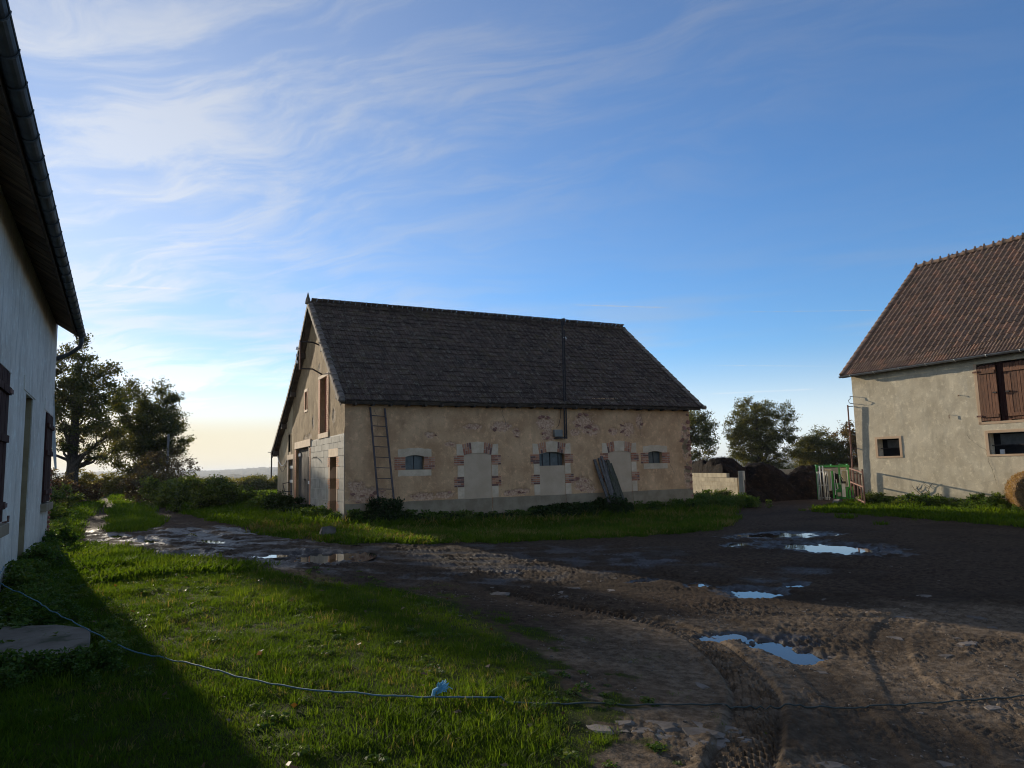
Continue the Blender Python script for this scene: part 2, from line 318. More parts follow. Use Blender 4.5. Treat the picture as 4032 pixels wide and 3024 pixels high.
M['zinc'] = pmat('zinc_gutter', [(.19, .205, .215), (.27, .285, .295)], 3, rough=.45, metal=.55, spec=.5, roughvar=.1)
M['zinc_dark'] = pmat('dull_zinc_gutter', [(.075, .08, .083), (.12, .128, .13)], 3, rough=.6, metal=.3, spec=.3, roughvar=.1)
M['galv'] = pmat('galvanised_steel', [(.52, .53, .52), (.66, .67, .66)], 5, rough=.42, metal=.5, spec=.5, roughvar=.12)
M['rust'] = pmat('rusty_steel', [(.115, .055, .04), (.25, .14, .105)], 9, rough=.8, metal=.15, bump=((50, .4, .004),), rndv=.15)
M['iron'] = pmat('blackened_iron', [(.025, .022, .022), (.06, .05, .048)], 8, rough=.65, metal=.3)
M['ladder'] = pmat('painted_iron_ladder', [(.055, .042, .045), (.10, .078, .078)], 8, rough=.65, metal=.2)
M['green'] = pmat('green_paint', [(.03, .22, .035), (.045, .31, .05)], 4, rough=.4, spec=.5, spots=(((.06, .05, .035), 5, .6, .8, .5),))
M['beige'] = pmat('beige_board', [(.42, .37, .27), (.52, .47, .36)], 5, rough=.7, spots=(((.25, .2, .13), 6, .6, .8, .4),))
M['glass'] = pmat('dusty_pane', [(.055, .06, .055), (.10, .105, .095)], 6, rough=.35, spec=.5)
M['dark'] = pmat('dark_interior', [(.012, .012, .013), (.02, .02, .021)], 2, rough=.95, spec=.1)  # near-black colour standing in for unlit space behind openings
M['white'] = pmat('white_plate', [(.62, .61, .58), (.72, .71, .68)], 6, rough=.6)
M['insul'] = pmat('porcelain', [(.7, .7, .68), (.8, .8, .78)], 8, rough=.15, spec=.6)
M['flag'] = pmat('flagstone', [(.10, .082, .066), (.20, .168, .14)], 5, rough=.85, bump=((30, .6, .012),), rndv=.2, spots=(((.10, .08, .06), 7, .52, .72, .7),))
M['slab'] = pmat('mossy_concrete', [(.125, .10, .075), (.19, .16, .125)], 2.5, rough=.9, bump=((40, .5, .008),), spots=(((.035, .045, .015), 2.6, .5, .66, .85),))
M['ochre'] = pmat('ochre_stone', [(.30, .215, .105), (.42, .32, .18)], 2.0, bump=((20, .4, .01),), spots=(((.22, .15, .08), 3, .5, .75, .6),))
M['rope'] = None
M['straw'] = leafmat('straw', [(.15, .085, .035), (.30, .185, .08), (.44, .30, .15)], rough=.7, transl=.25, scale=2.0)
M['manure'] = pmat('manure', [(.006, .0045, .004), (.020, .013, .009)], 3.5, spec=.1, rough=.9, bump=((14, 1.0, .08), (45, .8, .03)), spots=(((.13, .08, .045), 7, .58, .75, .6),))
M['bark'] = pmat('bark', [(.030, .024, .019), (.075, .062, .05)], 5, rough=.95, stretch=(3, 3, .8), bump=((9, 1.0, .05),))
M['leaf_dark'] = leafmat('dark_oak_leaves', [(.016, .025, .008), (.042, .058, .014), (.09, .09, .021), (.14, .09, .025)], transl=.42)
M['leaf_oak'] = leafmat('oak_leaves', [(.026, .033, .010), (.066, .073, .018), (.12, .113, .028), (.15, .107, .034)], transl=.42)
M['leaf_yellow'] = leafmat('autumn_leaves', [(.05, .055, .012), (.12, .115, .022), (.20, .17, .035), (.24, .17, .045)], transl=.45)
M['leaf_bramble'] = leafmat('bramble_leaves', [(.028, .050, .012), (.07, .10, .022), (.135, .165, .04), (.18, .19, .055)], rough=.5, transl=.45, scale=1.1)
M['leaf_brown'] = leafmat('bracken_leaves', [(.035, .022, .012), (.085, .048, .022), (.13, .075, .033), (.07, .06, .02)], transl=.35, scale=.8)
M['leaf_ivy'] = leafmat('ivy_leaves', [(.010, .022, .006), (.024, .045, .010), (.05, .075, .016)], rough=.55, spec=.15, transl=.2, scale=1.5)
M['leaf_weed'] = leafmat('weed_leaves', [(.022, .050, .010), (.048, .098, .018), (.095, .145, .03), (.14, .155, .045)], rough=.6, transl=.38, spec=.15, scale=.8)
M['leaf_ruddy'] = leafmat('ruddy_twigs', [(.05, .038, .022), (.10, .07, .04), (.09, .09, .03)], transl=.35)
M['grass'] = leafmat('grass_blades', [(.026, .050, .006), (.048, .092, .009), (.080, .132, .013), (.125, .15, .024)], rough=.7, transl=.5, spec=.06, scale=.55)
M['leaf_autumn'] = leafmat('rusty_oak_leaves', [(.04, .03, .010), (.085, .06, .018), (.14, .085, .03), (.09, .085, .025)], transl=.35)
M['leaf_hedge'] = leafmat('hedge_leaves', [(.03, .04, .010), (.075, .085, .02), (.13, .125, .03), (.15, .12, .035)], transl=.4)
M['leaf_far'] = leafmat('distant_leaves', [(.03, .04, .014), (.06, .07, .022), (.10, .09, .03)], transl=.3, scale=.02)
def rope_mat():
    m = bpy.data.materials.new('blue_twine'); m.use_nodes = True; nt = m.node_tree; b = nt.nodes['Principled BSDF']
    P = nn(nt, 'ShaderNodeNewGeometry').outputs['Position']; x = nn(nt, 'ShaderNodeSeparateXYZ', {0: P}).outputs[0]
    f = sstep(nt, ma(nt, 'ADD', x, ma(nt, 'MULTIPLY', noise(nt, P, 3.0), .8)), 1.9, 3.6)
    c = mixc(nt, f, (.075, .20, .28), (.045, .06, .055)); nt.links.new(c, b.inputs['Base Color']); b.inputs['Roughness'].default_value = .7
    w = nn(nt, 'ShaderNodeTexWave', {'Vector': P, 'Scale': 90.0, 'Distortion': 1.0}).outputs['Fac']
    nt.links.new(nn(nt, 'ShaderNodeBump', {'Strength': .6, 'Distance': .004, 'Height': w}).outputs[0], b.inputs['Normal']); return m
M['rope'] = rope_mat()
def ground_mat():
    m = bpy.data.materials.new('farmyard_ground'); m.use_nodes = True; nt = m.node_tree; nt.nodes.clear()
    P = nn(nt, 'ShaderNodeNewGeometry').outputs['Position']
    A = lambda n: nn(nt, 'ShaderNodeAttribute', attribute_name=n).outputs['Fac']
    g, wet, dry, far = A('grass'), A('wet'), A('dry'), A('far')
    n1, n2, n3 = noise(nt, P, 1.3, 6.0, .65), noise(nt, P, 9.0, 6.0, .7), noise(nt, P, 45.0, 4.0, .7)
    mud = ramp(nt, sstep(nt, n2, .3, .72), [(.034, .023, .015), (.066, .046, .031), (.10, .073, .051)])
    dryc = ramp(nt, sstep(nt, n2, .3, .7), [(.088, .063, .041), (.162, .121, .083), (.245, .19, .136)])
    f = sstep(nt, ma(nt, 'ADD', dry, ma(nt, 'MULTIPLY', ma(nt, 'SUBTRACT', n1, .5), .9)), .3, .7)
    col = mixc(nt, f, mud, dryc)
    col = mixc(nt, ma(nt, 'MULTIPLY', sstep(nt, n3, .60, .72), ma(nt, 'MULTIPLY', f, .55)), col, (.30, .26, .215))
    nb = noise(nt, P, .45, 4.0, .6)
    col = mixc(nt, ma(nt, 'MULTIPLY', sstep(nt, nb, .48, .62), .6), col, (.040, .029, .020))
    st = sstep(nt, noise(nt, P, 70.0, 3.0, .6), .66, .74)
    col = mixc(nt, ma(nt, 'MULTIPLY', st, ma(nt, 'MULTIPLY', sstep(nt, n1, .45, .6), .5)), col, (.26, .21, .15))
    wm = sstep(nt, ma(nt, 'ADD', wet, ma(nt, 'MULTIPLY', ma(nt, 'SUBTRACT', noise(nt, P, 17.0, 6.0, .75), .5), .7)), .25, .85)
    col = mixc(nt, ma(nt, 'MULTIPLY', wm, .85), col, (.020, .016, .013))
    gm = sstep(nt, ma(nt, 'ADD', g, ma(nt, 'MULTIPLY', ma(nt, 'SUBTRACT', n2, .5), .5)), .3, .62)
    gcol = ramp(nt, sstep(nt, n1, .3, .7), [(.016, .026, .005), (.034, .046, .009), (.060, .060, .018)])
    col = mixc(nt, gm, col, gcol)
    fcol = ramp(nt, sstep(nt, noise(nt, P, .02, 4.0), .35, .65), [(.06, .085, .018), (.11, .12, .035), (.085, .10, .03)])
    col = mixc(nt, far, col, fcol)
    r = ma(nt, 'MULTIPLY_ADD', wm, -.42, .92)
    r = ma(nt, 'ADD', r, ma(nt, 'MULTIPLY', ma(nt, 'SUBTRACT', n2, .5), .25), clamp=True)
    r = mixc(nt, gm, nn(nt, 'ShaderNodeCombineXYZ', {0: r, 1: r, 2: r}).outputs[0], (.9, .9, .9))
    b = nn(nt, 'ShaderNodeBsdfPrincipled', {'Base Color': col, 'Roughness': r, 'Specular IOR Level': ma(nt, 'MULTIPLY_ADD', wm, .22, .05)})
    h = ma(nt, 'ADD', ma(nt, 'MULTIPLY', n2, .8), ma(nt, 'MULTIPLY', noise(nt, P, 26.0, 5.0, .75), .9))
    nt.links.new(nn(nt, 'ShaderNodeBump', {'Strength': ma(nt, 'MULTIPLY_ADD', wm, -.55, .9), 'Distance': .045, 'Height': h}).outputs[0], b.inputs['Normal'])
    nt.links.new(b.outputs[0], nn(nt, 'ShaderNodeOutputMaterial').inputs[0]); return m
M['block_warm'] = pmat('warm_concrete_block', [(.25, .22, .16), (.36, .32, .24)], 3, bump=((40, .5, .01),), rndv=.12)  # warmer, browner concrete than the gable blocks
M['slab2'] = pmat('rough_concrete', [(.40, .37, .30), (.52, .48, .40)], 4, bump=((40, .6, .012),), spots=(((.2, .18, .1), 5, .55, .75, .5),))
M['strawbody'] = pmat('packed_straw', [(.12, .068, .03), (.26, .165, .075)], 12, bump=((40, 1.0, .03),))
M['bluefray'] = pmat('frayed_blue_twine', [(.10, .33, .50), (.20, .48, .66)], 20, rough=.7)
M['ochrewood'] = pmat('orange_wood', [(.22, .11, .045), (.34, .19, .08)], 5, stretch=(6, 6, 1), bump=((8, .6, .01),))
M['greypole'] = pmat('grey_pole', [(.16, .15, .14), (.22, .21, .20)], 3)
M['ground'] = ground_mat()
def water_mat():
    m = bpy.data.materials.new('puddle_water'); m.use_nodes = True; nt = m.node_tree; b = nt.nodes['Principled BSDF']
    P = nn(nt, 'ShaderNodeNewGeometry').outputs['Position']
    b.inputs['Base Color'].default_value = (.028, .021, .015, 1); b.inputs['Roughness'].default_value = .015; b.inputs['IOR'].default_value = 1.33
    nt.links.new(nn(nt, 'ShaderNodeBump', {'Strength': .05, 'Distance': .004, 'Height': noise(nt, P, 14.0, 2.0)}).outputs[0], b.inputs['Normal']); return m
M['water'] = water_mat()
M['hill'] = pmat('wooded_hill', [(.030, .040, .016), (.075, .080, .030)], .012, 8, rough=1.0, bump=((.06, 1.0, 8.0),), contrast=(.3, .7), spots=(((.11, .085, .035), .006, .55, .7, .6),))

# ------------------------------------------------------------------ terrain
def base_z(X, Y):
    X = np.asarray(X, float); Y = np.asarray(Y, float)
    k = ss(10, 20, Y)
    z = -.33*ss(.3, 6.5, X)*(1-k)-.33*ss(1.5, 12, X)*k+.06*ss(20, 26, X)
    r = np.hypot(X, Y)
    return z-1.6*ss(75, 220, r)-5.0*ss(220, 1200, r)
def gz(x, y): return float(base_z(x, y))
def sdf(poly, X, Y):
    """signed distance to a polygon, negative inside"""
    P = np.asarray(poly, float); Q = np.roll(P, -1, 0); d = np.full(X.shape, 1e9); ins = np.zeros(X.shape, bool)
    for (ax, ay), (bx, by) in zip(P, Q):
        ex, ey = bx-ax, by-ay; t = np.clip(((X-ax)*ex+(Y-ay)*ey)/(ex*ex+ey*ey+1e-12), 0, 1)
        d = np.minimum(d, np.hypot(X-ax-t*ex, Y-ay-t*ey))
        c = (ay > Y) != (by > Y); ins ^= c & (X < ex*(Y-ay)/(ey if abs(ey) > 1e-9 else 1e-9)+ax)
    return np.where(ins, -d, d)
def pdist(line, X, Y):
    """distance along and signed offset from a polyline"""
    best = np.full(X.shape, 1e9); S = np.zeros(X.shape); O = np.zeros(X.shape); s0 = 0.0
    L = np.asarray(line, float)
    for (ax, ay), (bx, by) in zip(L[:-1], L[1:]):
        ex, ey = bx-ax, by-ay; l = math.hypot(ex, ey); t = np.clip(((X-ax)*ex+(Y-ay)*ey)/(l*l), 0, 1)
        dx, dy = X-ax-t*ex, Y-ay-t*ey; d = np.hypot(dx, dy); m = d < best
        best = np.where(m, d, best); S = np.where(m, s0+t*l, S); O = np.where(m, (ex*dy-ey*dx)/l, O); s0 += l
    return S, O, best
def smooth_line(pts, n=6):
    P = [Vector((*p, 0)) for p in pts]; out = []
    for i in range(len(P)-1):
        p0, p1, p2, p3 = P[max(i-1, 0)], P[i], P[i+1], P[min(i+2, len(P)-1)]
        for k in range(n):
            t = k/n; q = .5*((2*p1)+(p2-p0)*t+(2*p0-5*p1+4*p2-p3)*t*t+(3*p1-p0-3*p2+p3)*t**3); out.append((q.x, q.y))
    out.append((P[-1].x, P[-1].y)); return out
LAWN = [(-2.1, 20.9), (-1.2, 20.2), (-0.5, 18.7), (0.14, 16.5), (0.85, 15.19), (1.51, 14.16), (1.93, 12.77), (2.47, 11.54), (3.04, 10.91), (3.51, 10.32), (3.63, 9.51), (3.51, 7.99), (3.45, 6.8), (3.28, 5.82), (2.99, 4.98), (2.71, 4.37), (2.43, 3.87), (2.15, 3.49), (1.52, 2.02), (1, 0), (0.5, -5), (-14, -5), (-14, 20.9)]
STRIP = [(-0.9, 60), (0.6, 47), (1.7, 31.61), (2.62, 24.36), (3.43, 18.79), (4.41, 17.42), (5.73, 16.78), (7.58, 16.64), (9.35, 16.27), (12.05, 15.96), (14.24, 15.81), (17.07, 17.79), (20.27, 21.42), (23.86, 25.04), (25, 29), (29, 45), (60, 60), (60, 300), (-0.9, 300)]
VERGE = [(-2.0, 20.3), (-1.7, 24), (-2.1, 30), (-2.3, 40), (-2.6, 50), (-3.6, 64), (-4.5, 300), (-60, 300), (-60, 20)]
MEDIAN = [(-0.5, 23.5), (0.3, 25.5), (0.55, 30.0), (-0.1, 40.0), (-0.7, 52.0), (-2.0, 70), (-2.6, 70), (-2.1, 58), (-1.5, 47), (-1.35, 38), (-1.2, 30.0), (-1.0, 25.0)]
RIGHT = [(27.07, 21.35), (22.22, 19.13), (22.01, 16.03), (21.33, 12.8), (20.54, 10.59), (20.28, 5.28), (40, 5), (40, 19.4)]
PUD = [  # centre x, y, radius x, y, rotation, depth
    (13.64, 11.36, 1.09, 1.61, 0, 0.085), (14.96, 13.82, 1.35, 0.78, -0.3, 0.05), (12.46, 12.87, 0.52, 0.31, 0.5, 0.045), (8.19, 8.19, 0.49, 0.44, 0.2, 0.07), (9.13, 8.23, 0.31, 0.15, 0.3, 0.045), (5.97, 5.64, 0.33, 0.68, -0.35, 0.07), (5.7, 6.24, 0.24, 0.2, 0, 0.05), (0.65, 16.69, 0.62, 0.55, 0, 0.07), (3.06, 14.99, 0.97, 1.07, -0.3, 0.085), (1.91, 15.46, 0.6, 0.25, -0.5, 0.05), (7.49, 9.9, 0.32, 0.14, 0, 0.04), (2.67, 21.34, 0.2, 2.62, 0.24, 0.06), (3.81, 17.97, 0.2, 1.12, 0.45, 0.055), (0.1, 20.8, 0.28, 1.3, 0.1, 0.055), (1.35, 19.38, 0.3, 1.2, 0.35, 0.055), (-0.75, 23.2, 0.25, 1.0, 0.1, 0.05), (1.0, 22.4, 0.22, 1.4, 0.15, 0.05), (7.86, 9.08, 0.27, 0.15, 0.4, 0.04)]
RUTS = [(smooth_line([(2.65, 2.65), (3.05, 3.23), (3.44, 3.56), (3.96, 4.01), (4.49, 4.57), (5.08, 5.5), (5.46, 6.39), (5.57, 7.39), (5.17, 8.8), (4.82, 10.08)]), .19, .065, .095, 1.5),
        (smooth_line([(3.45, 2.44), (4.23, 3.25), (5.06, 4.23), (5.79, 5.29), (6.26, 6.48), (6.36, 7.89), (6.15, 9.45)]), .15, 0.019, .085, .5),
        (smooth_line([(4.7, 2.19), (5.18, 2.88), (5.34, 3.21), (5.59, 3.62), (6.05, 4.29)]), .15, 0.028, .09, 1.0),
        (smooth_line([(2.66, 13.32), (4.3, 12.4), (6.47, 12.29), (7.64, 11.07), (8.05, 9.11), (8.61, 7.35), (10.38, 5.19)]), .22, 0.031, .11, .9),
        (smooth_line([(2.62, 16.32), (4.69, 14.56), (6.16, 14.18), (7.77, 12.81), (9.57, 10.61), (11.41, 8.3)]), .22, 0.031, .11, .9),
        (smooth_line([(3.26, 15.5), (5.96, 13.63), (8.34, 13.34), (11.41, 12.45), (16.6, 10.38)]), .22, 0.025, .11, .6),
        (smooth_line([(-1.1, 21.0), (-1.5, 26), (-1.75, 32), (-1.9, 40), (-2.1, 50), (-3.0, 64)]), .30, 0.043, .12, .2),
        (smooth_line([(1.6, 19.47), (1.3, 25.0), (0.95, 32.0), (0.2, 42.0), (-0.35, 50.0), (-1.6, 70)]), .30, 0.043, .12, .2),
        (smooth_line([(1.2, 21.0), (3.03, 17.14), (6.83, 14.7), (11.45, 13.74), (15.6, 15.08)]), .2, 0.022, .11, .6), (smooth_line([(0.2, 19.5), (2.21, 16.26), (4.43, 13.7), (7.43, 12.1), (12.45, 9.55), (18.75, 7.81)]), .2, 0.022, .11, .6), (smooth_line([(2.0, 17.6), (4.79, 15.4), (8.84, 14.15), (13.5, 13.08), (18.75, 12.92)]), .2, 0.019, .11, .5), (smooth_line([(4.8, 11.13), (6.74, 9.56), (8.61, 6.51), (10.9, 3.74)]), .2, 0.022, .1, .7), (smooth_line([(3.87, 2.15), (5.73, 4.08), (7.68, 5.54), (10.17, 6.23), (14.53, 6.64)]), .18, 0.022, .1, .8),
        (smooth_line([(5.84, 7.72), (7.96, 5.94), (9.87, 4.67), (12.45, 3.74)]), .2, 0.025, .1, .8), (smooth_line([(12.56, 14.86), (15.63, 16.04), (19.71, 19.19), (26.15, 24.4)]), .25, 0.031, .12, .6)]
def grass_mask(X, Y):
    n = fbm(X*.9, Y*.9, 4, 3)
    def inn(poly, soft=.5, wob=.5): return 1-ss(-soft, soft, sdf(poly, X, Y)+n*wob)
    lawn = inn(LAWN, .35, .55); fringe = (1-ss(.0, 1.6, sdf(LAWN, X, Y)))*ss(-.05, .35, fbm(X*1.7, Y*1.7, 4, 9))*.85*(1-ss(10.5, 13, Y))
    g = np.maximum(lawn, fringe)
    g = np.maximum(g, inn(STRIP, .4, .5)); g = np.maximum(g, inn(VERGE, .3, .4)); g = np.maximum(g, inn(MEDIAN, .3, .5)*.9)
    g = np.maximum(g, inn(RIGHT, .5, 1.0)*(.35+.65*ss(-.25, .15, n+.25*ss(20.5, 24, X))))
    patch = ss(.28, .5, fbm(X*.55+4, Y*.55, 4, 21))*.55*ss(17.5, 20, X)*(1-ss(19, 21, Y))
    g = np.maximum(g, patch)
    for line, w, dep, lug, amt in RUTS[6:8]:
        S, O, D = pdist(line, X, Y); g = g*ss(w*.6, w*1.5, D+n*.15)
    return np.clip(g, 0, 1)
def puddle_field(X, Y):
    d = np.zeros(X.shape); w = np.zeros(X.shape)
    for cx, cy, rx, ry, a, dep in PUD:
        m = np.hypot(X-cx, Y-cy) < 3*max(rx, ry)+.5
        if not m.any(): continue
        c, s = math.cos(a), math.sin(a); ux = ((X[m]-cx)*c+(Y[m]-cy)*s)/rx; uy = (-(X[m]-cx)*s+(Y[m]-cy)*c)/ry
        q = np.hypot(ux, uy)+.8*fbm(X[m]*2.8, Y[m]*2.8, 4, 31)
        d[m] = np.maximum(d[m], dep*(1-ss(.45, 1.25, q))); w[m] = np.maximum(w[m], 1-ss(.85, 1.45, q))
    return d, w
def build_ground():
    fine = np.arange(-41, 41.01, .115); coarse = np.arange(46, 315, 6.0); ang = np.concatenate([fine, coarse])
    rad = [.02, .6, 1.1]; r = 1.4
    while r < 75: rad.append(r); r *= 1.0055 if 7 < r < 26 else 1.0078
    while r < 9000: rad.append(r); r *= 1.13
    rad = np.array(rad); na, nr = len(ang), len(rad)
    A = np.radians(ang+YAW); Rr, Aa = np.meshgrid(rad, A, indexing='ij')
    X, Y = (Rr*np.sin(Aa)).ravel(), (Rr*np.cos(Aa)).ravel(); r_ = Rr.ravel()
    z = base_z(X, Y); near = r_ < 90; xn, yn = X[near], Y[near]
    g = np.ones(X.shape); g[near] = grass_mask(xn, yn); gn = g[near]
    pd, pw = puddle_field(xn, yn)
    mud = 1-gn
    # left track and yard are churned; the dry corner lower right is flatter
    churn = np.clip(1-np.abs(sdf([(-1.0, 26.0), (2.41, 24.11), (4.08, 17.83), (9.38, 14.59), (9.36, 11.44), (4.32, 11.35), (1.5, 14.55), (-0.5, 19.0)], xn, yn).clip(0, None))/2.0, 0, 1)
    churn = np.maximum(churn, np.clip(1-np.hypot((xn-6.5)/1.5, (yn-5.8)/1.4), 0, 1)*1.3); churn = np.maximum(churn, .75*np.clip(1-np.hypot((xn-9.6)/3.0, (yn-8.6)/1.6), 0, 1))
    dry = np.clip(1.2-np.hypot((xn-5.3)/4.0, (yn-4.2)/4.2), 0, 1)+.55*np.clip(1-np.hypot((xn-9.3)/3.5, (yn-5.8)/2.9), 0, 1)
    rid = 1-np.abs(fbm(xn*3.4+5, yn*3.4, 4, 41))*2.2
    lump = fbm(xn*5.2, yn*5.2, 4, 51, .6); fine_ = fbm(xn*19, yn*19, 3, 61, .6); big = fbm(xn*.7, yn*.7, 3, 71)
    clod = fbm(xn*11, yn*11, 4, 55, .65)
    grit = fbm(xn*38, yn*38, 2, 57, .6)*(1-ss(9, 16, r_[near])); amp = .35+1.1*ss(-.15, .45, fbm(xn*.8, yn*.8, 3, 58))
    far_k = 1+1.3*ss(7, 14, r_[near])
    dz = big*.03+mud*(lump*.008+amp*(clod*.011*far_k+fine_*.014*far_k+grit*.010)+churn*(lump*.012+clod*.014+fine_*.014))+gn*lump*.012
    wet = np.clip(pw*.9+churn*(.25+.5*ss(-.2, .4, fbm(xn*1.6, yn*1.6, 3, 83)))+.3*ss(.05, .5, fbm(xn*.6, yn*.6, 3, 81))-dry*.5, 0, 1)*mud
    for line, w, dep, lug, amt in RUTS:
        S, O, D = pdist(line, xn, yn); m = D < w*2.6; dz = dz*(1-.75*min(1, amt)*(1-ss(w*.8, w*1.1, D)))
        if not m.any(): continue
        s, o, dd = S[m], O[m], D[m]
        prof = -dep*.9*(1-ss(w*.75, w*1.15, dd))+dep*.32*ss(w*.85, w*1.15, dd)*(1-ss(w*1.2, w*1.9, dd))*np.clip(.5+1.6*fbm(xn[m]*7, yn[m]*7, 3, 5), 0, 2)
        che = .5+.5*np.sin((s+np.abs(o)*.7)/lug*2*np.pi); tread = (che > .5)*1.0*(1-ss(w*.7, w*.95, dd))*dep*.55*amt
        f = .35+.65*mud[m]; dz[m] += (prof+tread)*f*(.55+.45*ss(-.3, .2, fbm(xn[m]*.8, yn[m]*.8, 2, 6)))
        wet[m] = np.clip(wet[m]+.15*(1-ss(w*.5, w, dd)), 0, 1)
    z[near] += dz*np.clip((90-r_[near])/30, 0, 1)-pd
    W = np.zeros(X.shape); W[near] = wet; Dr = np.zeros(X.shape); Dr[near] = dry
    far = ss(60, 95, r_)
    V = np.stack([X, Y, z], 1)
    i, j = np.meshgrid(np.arange(nr-1), np.arange(na), indexing='ij'); j2 = (j+1) % na
    Fq = np.stack([i*na+j, i*na+j2, (i+1)*na+j2, (i+1)*na+j], -1).reshape(-1, 4)
    Fq = Fq[:, ::-1]
    global GRID; GRID = (rad, ang, z.reshape(nr, na))
    me = np_mesh('ground', V, Fq, M['ground'], True, {'grass': g, 'wet': W, 'dry': Dr, 'far': far})
    return tag(mobj('ground', me), kind='structure')
ground = build_ground()
def surf(X, Y):
    """height of the built ground sheet"""
    rad, ang, Z = GRID; X = np.atleast_1d(np.asarray(X, float)); Y = np.atleast_1d(np.asarray(Y, float)); r = np.hypot(X, Y); a = (np.degrees(np.arctan2(X, Y))-YAW+41) % 360-41
    i = np.clip(np.searchsorted(rad, r)-1, 0, len(rad)-2); j = np.clip(np.searchsorted(ang, a)-1, 0, len(ang)-2); u = (r-rad[i])/(rad[i+1]-rad[i]); v = np.clip((a-ang[j])/(ang[j+1]-ang[j]), 0, 1)
    return (Z[i, j]*(1-v)+Z[i, j+1]*v)*(1-u)+(Z[i+1, j]*(1-v)+Z[i+1, j+1]*v)*u
for cx, cy, rx, ry, a, dep in PUD:      # each sheet of water lies in its own hollow; the mud round it hides its rim
    th = np.linspace(0, 2*np.pi, 25)[:-1]; k = 1.3
    q = [(cx+k*(rx*math.cos(t)*math.cos(a)-ry*math.sin(t)*math.sin(a)), cy+k*(rx*math.cos(t)*math.sin(a)+ry*math.sin(t)*math.cos(a))) for t in th]
    lv = gz(cx, cy)-dep*.74+float(fbm(np.array([cx*.7]), np.array([cy*.7]), 3, 71)[0])*.03
    o = MB().add([(x, y, lv) for x, y in q]+[(cx, cy, lv)], [(i, (i+1) % 24, 24) for i in range(24)]).build('puddle', M['water'])
    tag(o, kind='structure')

# ------------------------------------------------------------------ instanced ground cover (grass and weeds)
LIB = bpy.data.collections.new('cover_library')
def scatter(name, P, rot, scl, idx, variants, label, cat='grass'):
    colx = bpy.data.collections.new(name+'_pieces')
    for k, me in enumerate(variants):
        colx.objects.link(bpy.data.objects.new('%s_piece_%02d' % (name, k), me))
    me = bpy.data.meshes.new(name); me.vertices.add(len(P)); me.vertices.foreach_set('co', np.asarray(P, np.float32).ravel())
    for an, ty, av in (('rz', 'FLOAT', rot), ('scl', 'FLOAT', scl), ('idx', 'INT', idx)):
        a = me.attributes.new(an, ty, 'POINT'); a.data.foreach_set('value', np.asarray(av, np.float32 if ty == 'FLOAT' else np.int32))
    me.update(); o = mobj(name, me); tag(o, label, cat, kind='stuff')
    ng = bpy.data.node_groups.new(name+'_scatter', 'GeometryNodeTree')
    ng.interface.new_socket('Geometry', in_out='INPUT', socket_type='NodeSocketGeometry'); ng.interface.new_socket('Geometry', in_out='OUTPUT', socket_type='NodeSocketGeometry')
    gi, go = ng.nodes.new('NodeGroupInput'), ng.nodes.new('NodeGroupOutput')
    ci = ng.nodes.new('GeometryNodeCollectionInfo'); ci.inputs[0].default_value = colx; ci.inputs[1].default_value = True; ci.inputs[2].default_value = True
    io = ng.nodes.new('GeometryNodeInstanceOnPoints'); io.inputs['Pick Instance'].default_value = True
    def na(n, ty):
        x = ng.nodes.new('GeometryNodeInputNamedAttribute'); x.data_type = ty; x.inputs[0].default_value = n; return x.outputs[0]
    cx = ng.nodes.new('ShaderNodeCombineXYZ'); ng.links.new(na('rz', 'FLOAT'), cx.inputs[2])
    ng.links.new(gi.outputs[0], io.inputs['Points']); ng.links.new(ci.outputs[0], io.inputs['Instance']); ng.links.new(na('idx', 'INT'), io.inputs['Instance Index'])
    ng.links.new(cx.outputs[0], io.inputs['Rotation']); ng.links.new(na('scl', 'FLOAT'), io.inputs['Scale']); ng.links.new(io.outputs[0], go.inputs[0])
    md = o.modifiers.new('scatter', 'NODES'); md.node_group = ng
    return o
def tuft_mesh(k, blades, h, spread, width, rng, bend=.5, mat='grass'):
    V, F, rn = [], [], []
    for b in range(blades):
        a = rng.uniform(0, 6.28); r0 = spread*math.sqrt(rng.random()); bx, by = r0*math.cos(a), r0*math.sin(a)
        d = a+rng.normal(0, .9); hh = h*rng.uniform(.45, 1.15); be = bend*rng.uniform(.2, 1.2)*hh; w = width*rng.uniform(.7, 1.3); sx, sy = -math.sin(d)*w, math.cos(d)*w
        c = rng.random(); base = len(V)
        for t, ww in ((0, .8), (.55, 1.0), (1.0, .12)):
            x, y, z = bx+math.cos(d)*be*t*t, by+math.sin(d)*be*t*t, hh*t*(1-.22*t*be/hh)-.01
            V += [(x-sx*ww, y-sy*ww, z), (x+sx*ww, y+sy*ww, z)]; rn += [c, c]
        F += [(base, base+1, base+3, base+2), (base+2, base+3, base+5, base+4)]
    return np_mesh('grass_tuft_%02d' % k, V, F, M[mat], False, {'rnd': rn})
BLOCKED = [[(5.3, 22.45), (20.0, 22.45), (20.0, 36), (5.3, 36)], [(26.25, 20.1), (26.6, 8), (40, 8), (40, 20.3)], [(-20, 20.45), (-1.98, 20.45), (-1.45, -2), (-20, -2)], [(-1.3, 9.2), (-.5, 8.7), (-.5, 7.7), (-1.0, 7.4), (-1.8, 9)], [(23.3, 24.5), (30, 22.7), (34, 27), (27, 33)]]
def clear_of(X, Y):
    ok = np.ones(X.shape, bool)
    for b in BLOCKED: ok &= sdf(b, X, Y) > 0
    return ok
def top_z(X, Y):
    """ground height with the broad relief, close enough to root plants"""
    pd, _ = puddle_field(X, Y)
    return base_z(X, Y)+fbm(X*.7, Y*.7, 3, 71)*.03-pd*.6
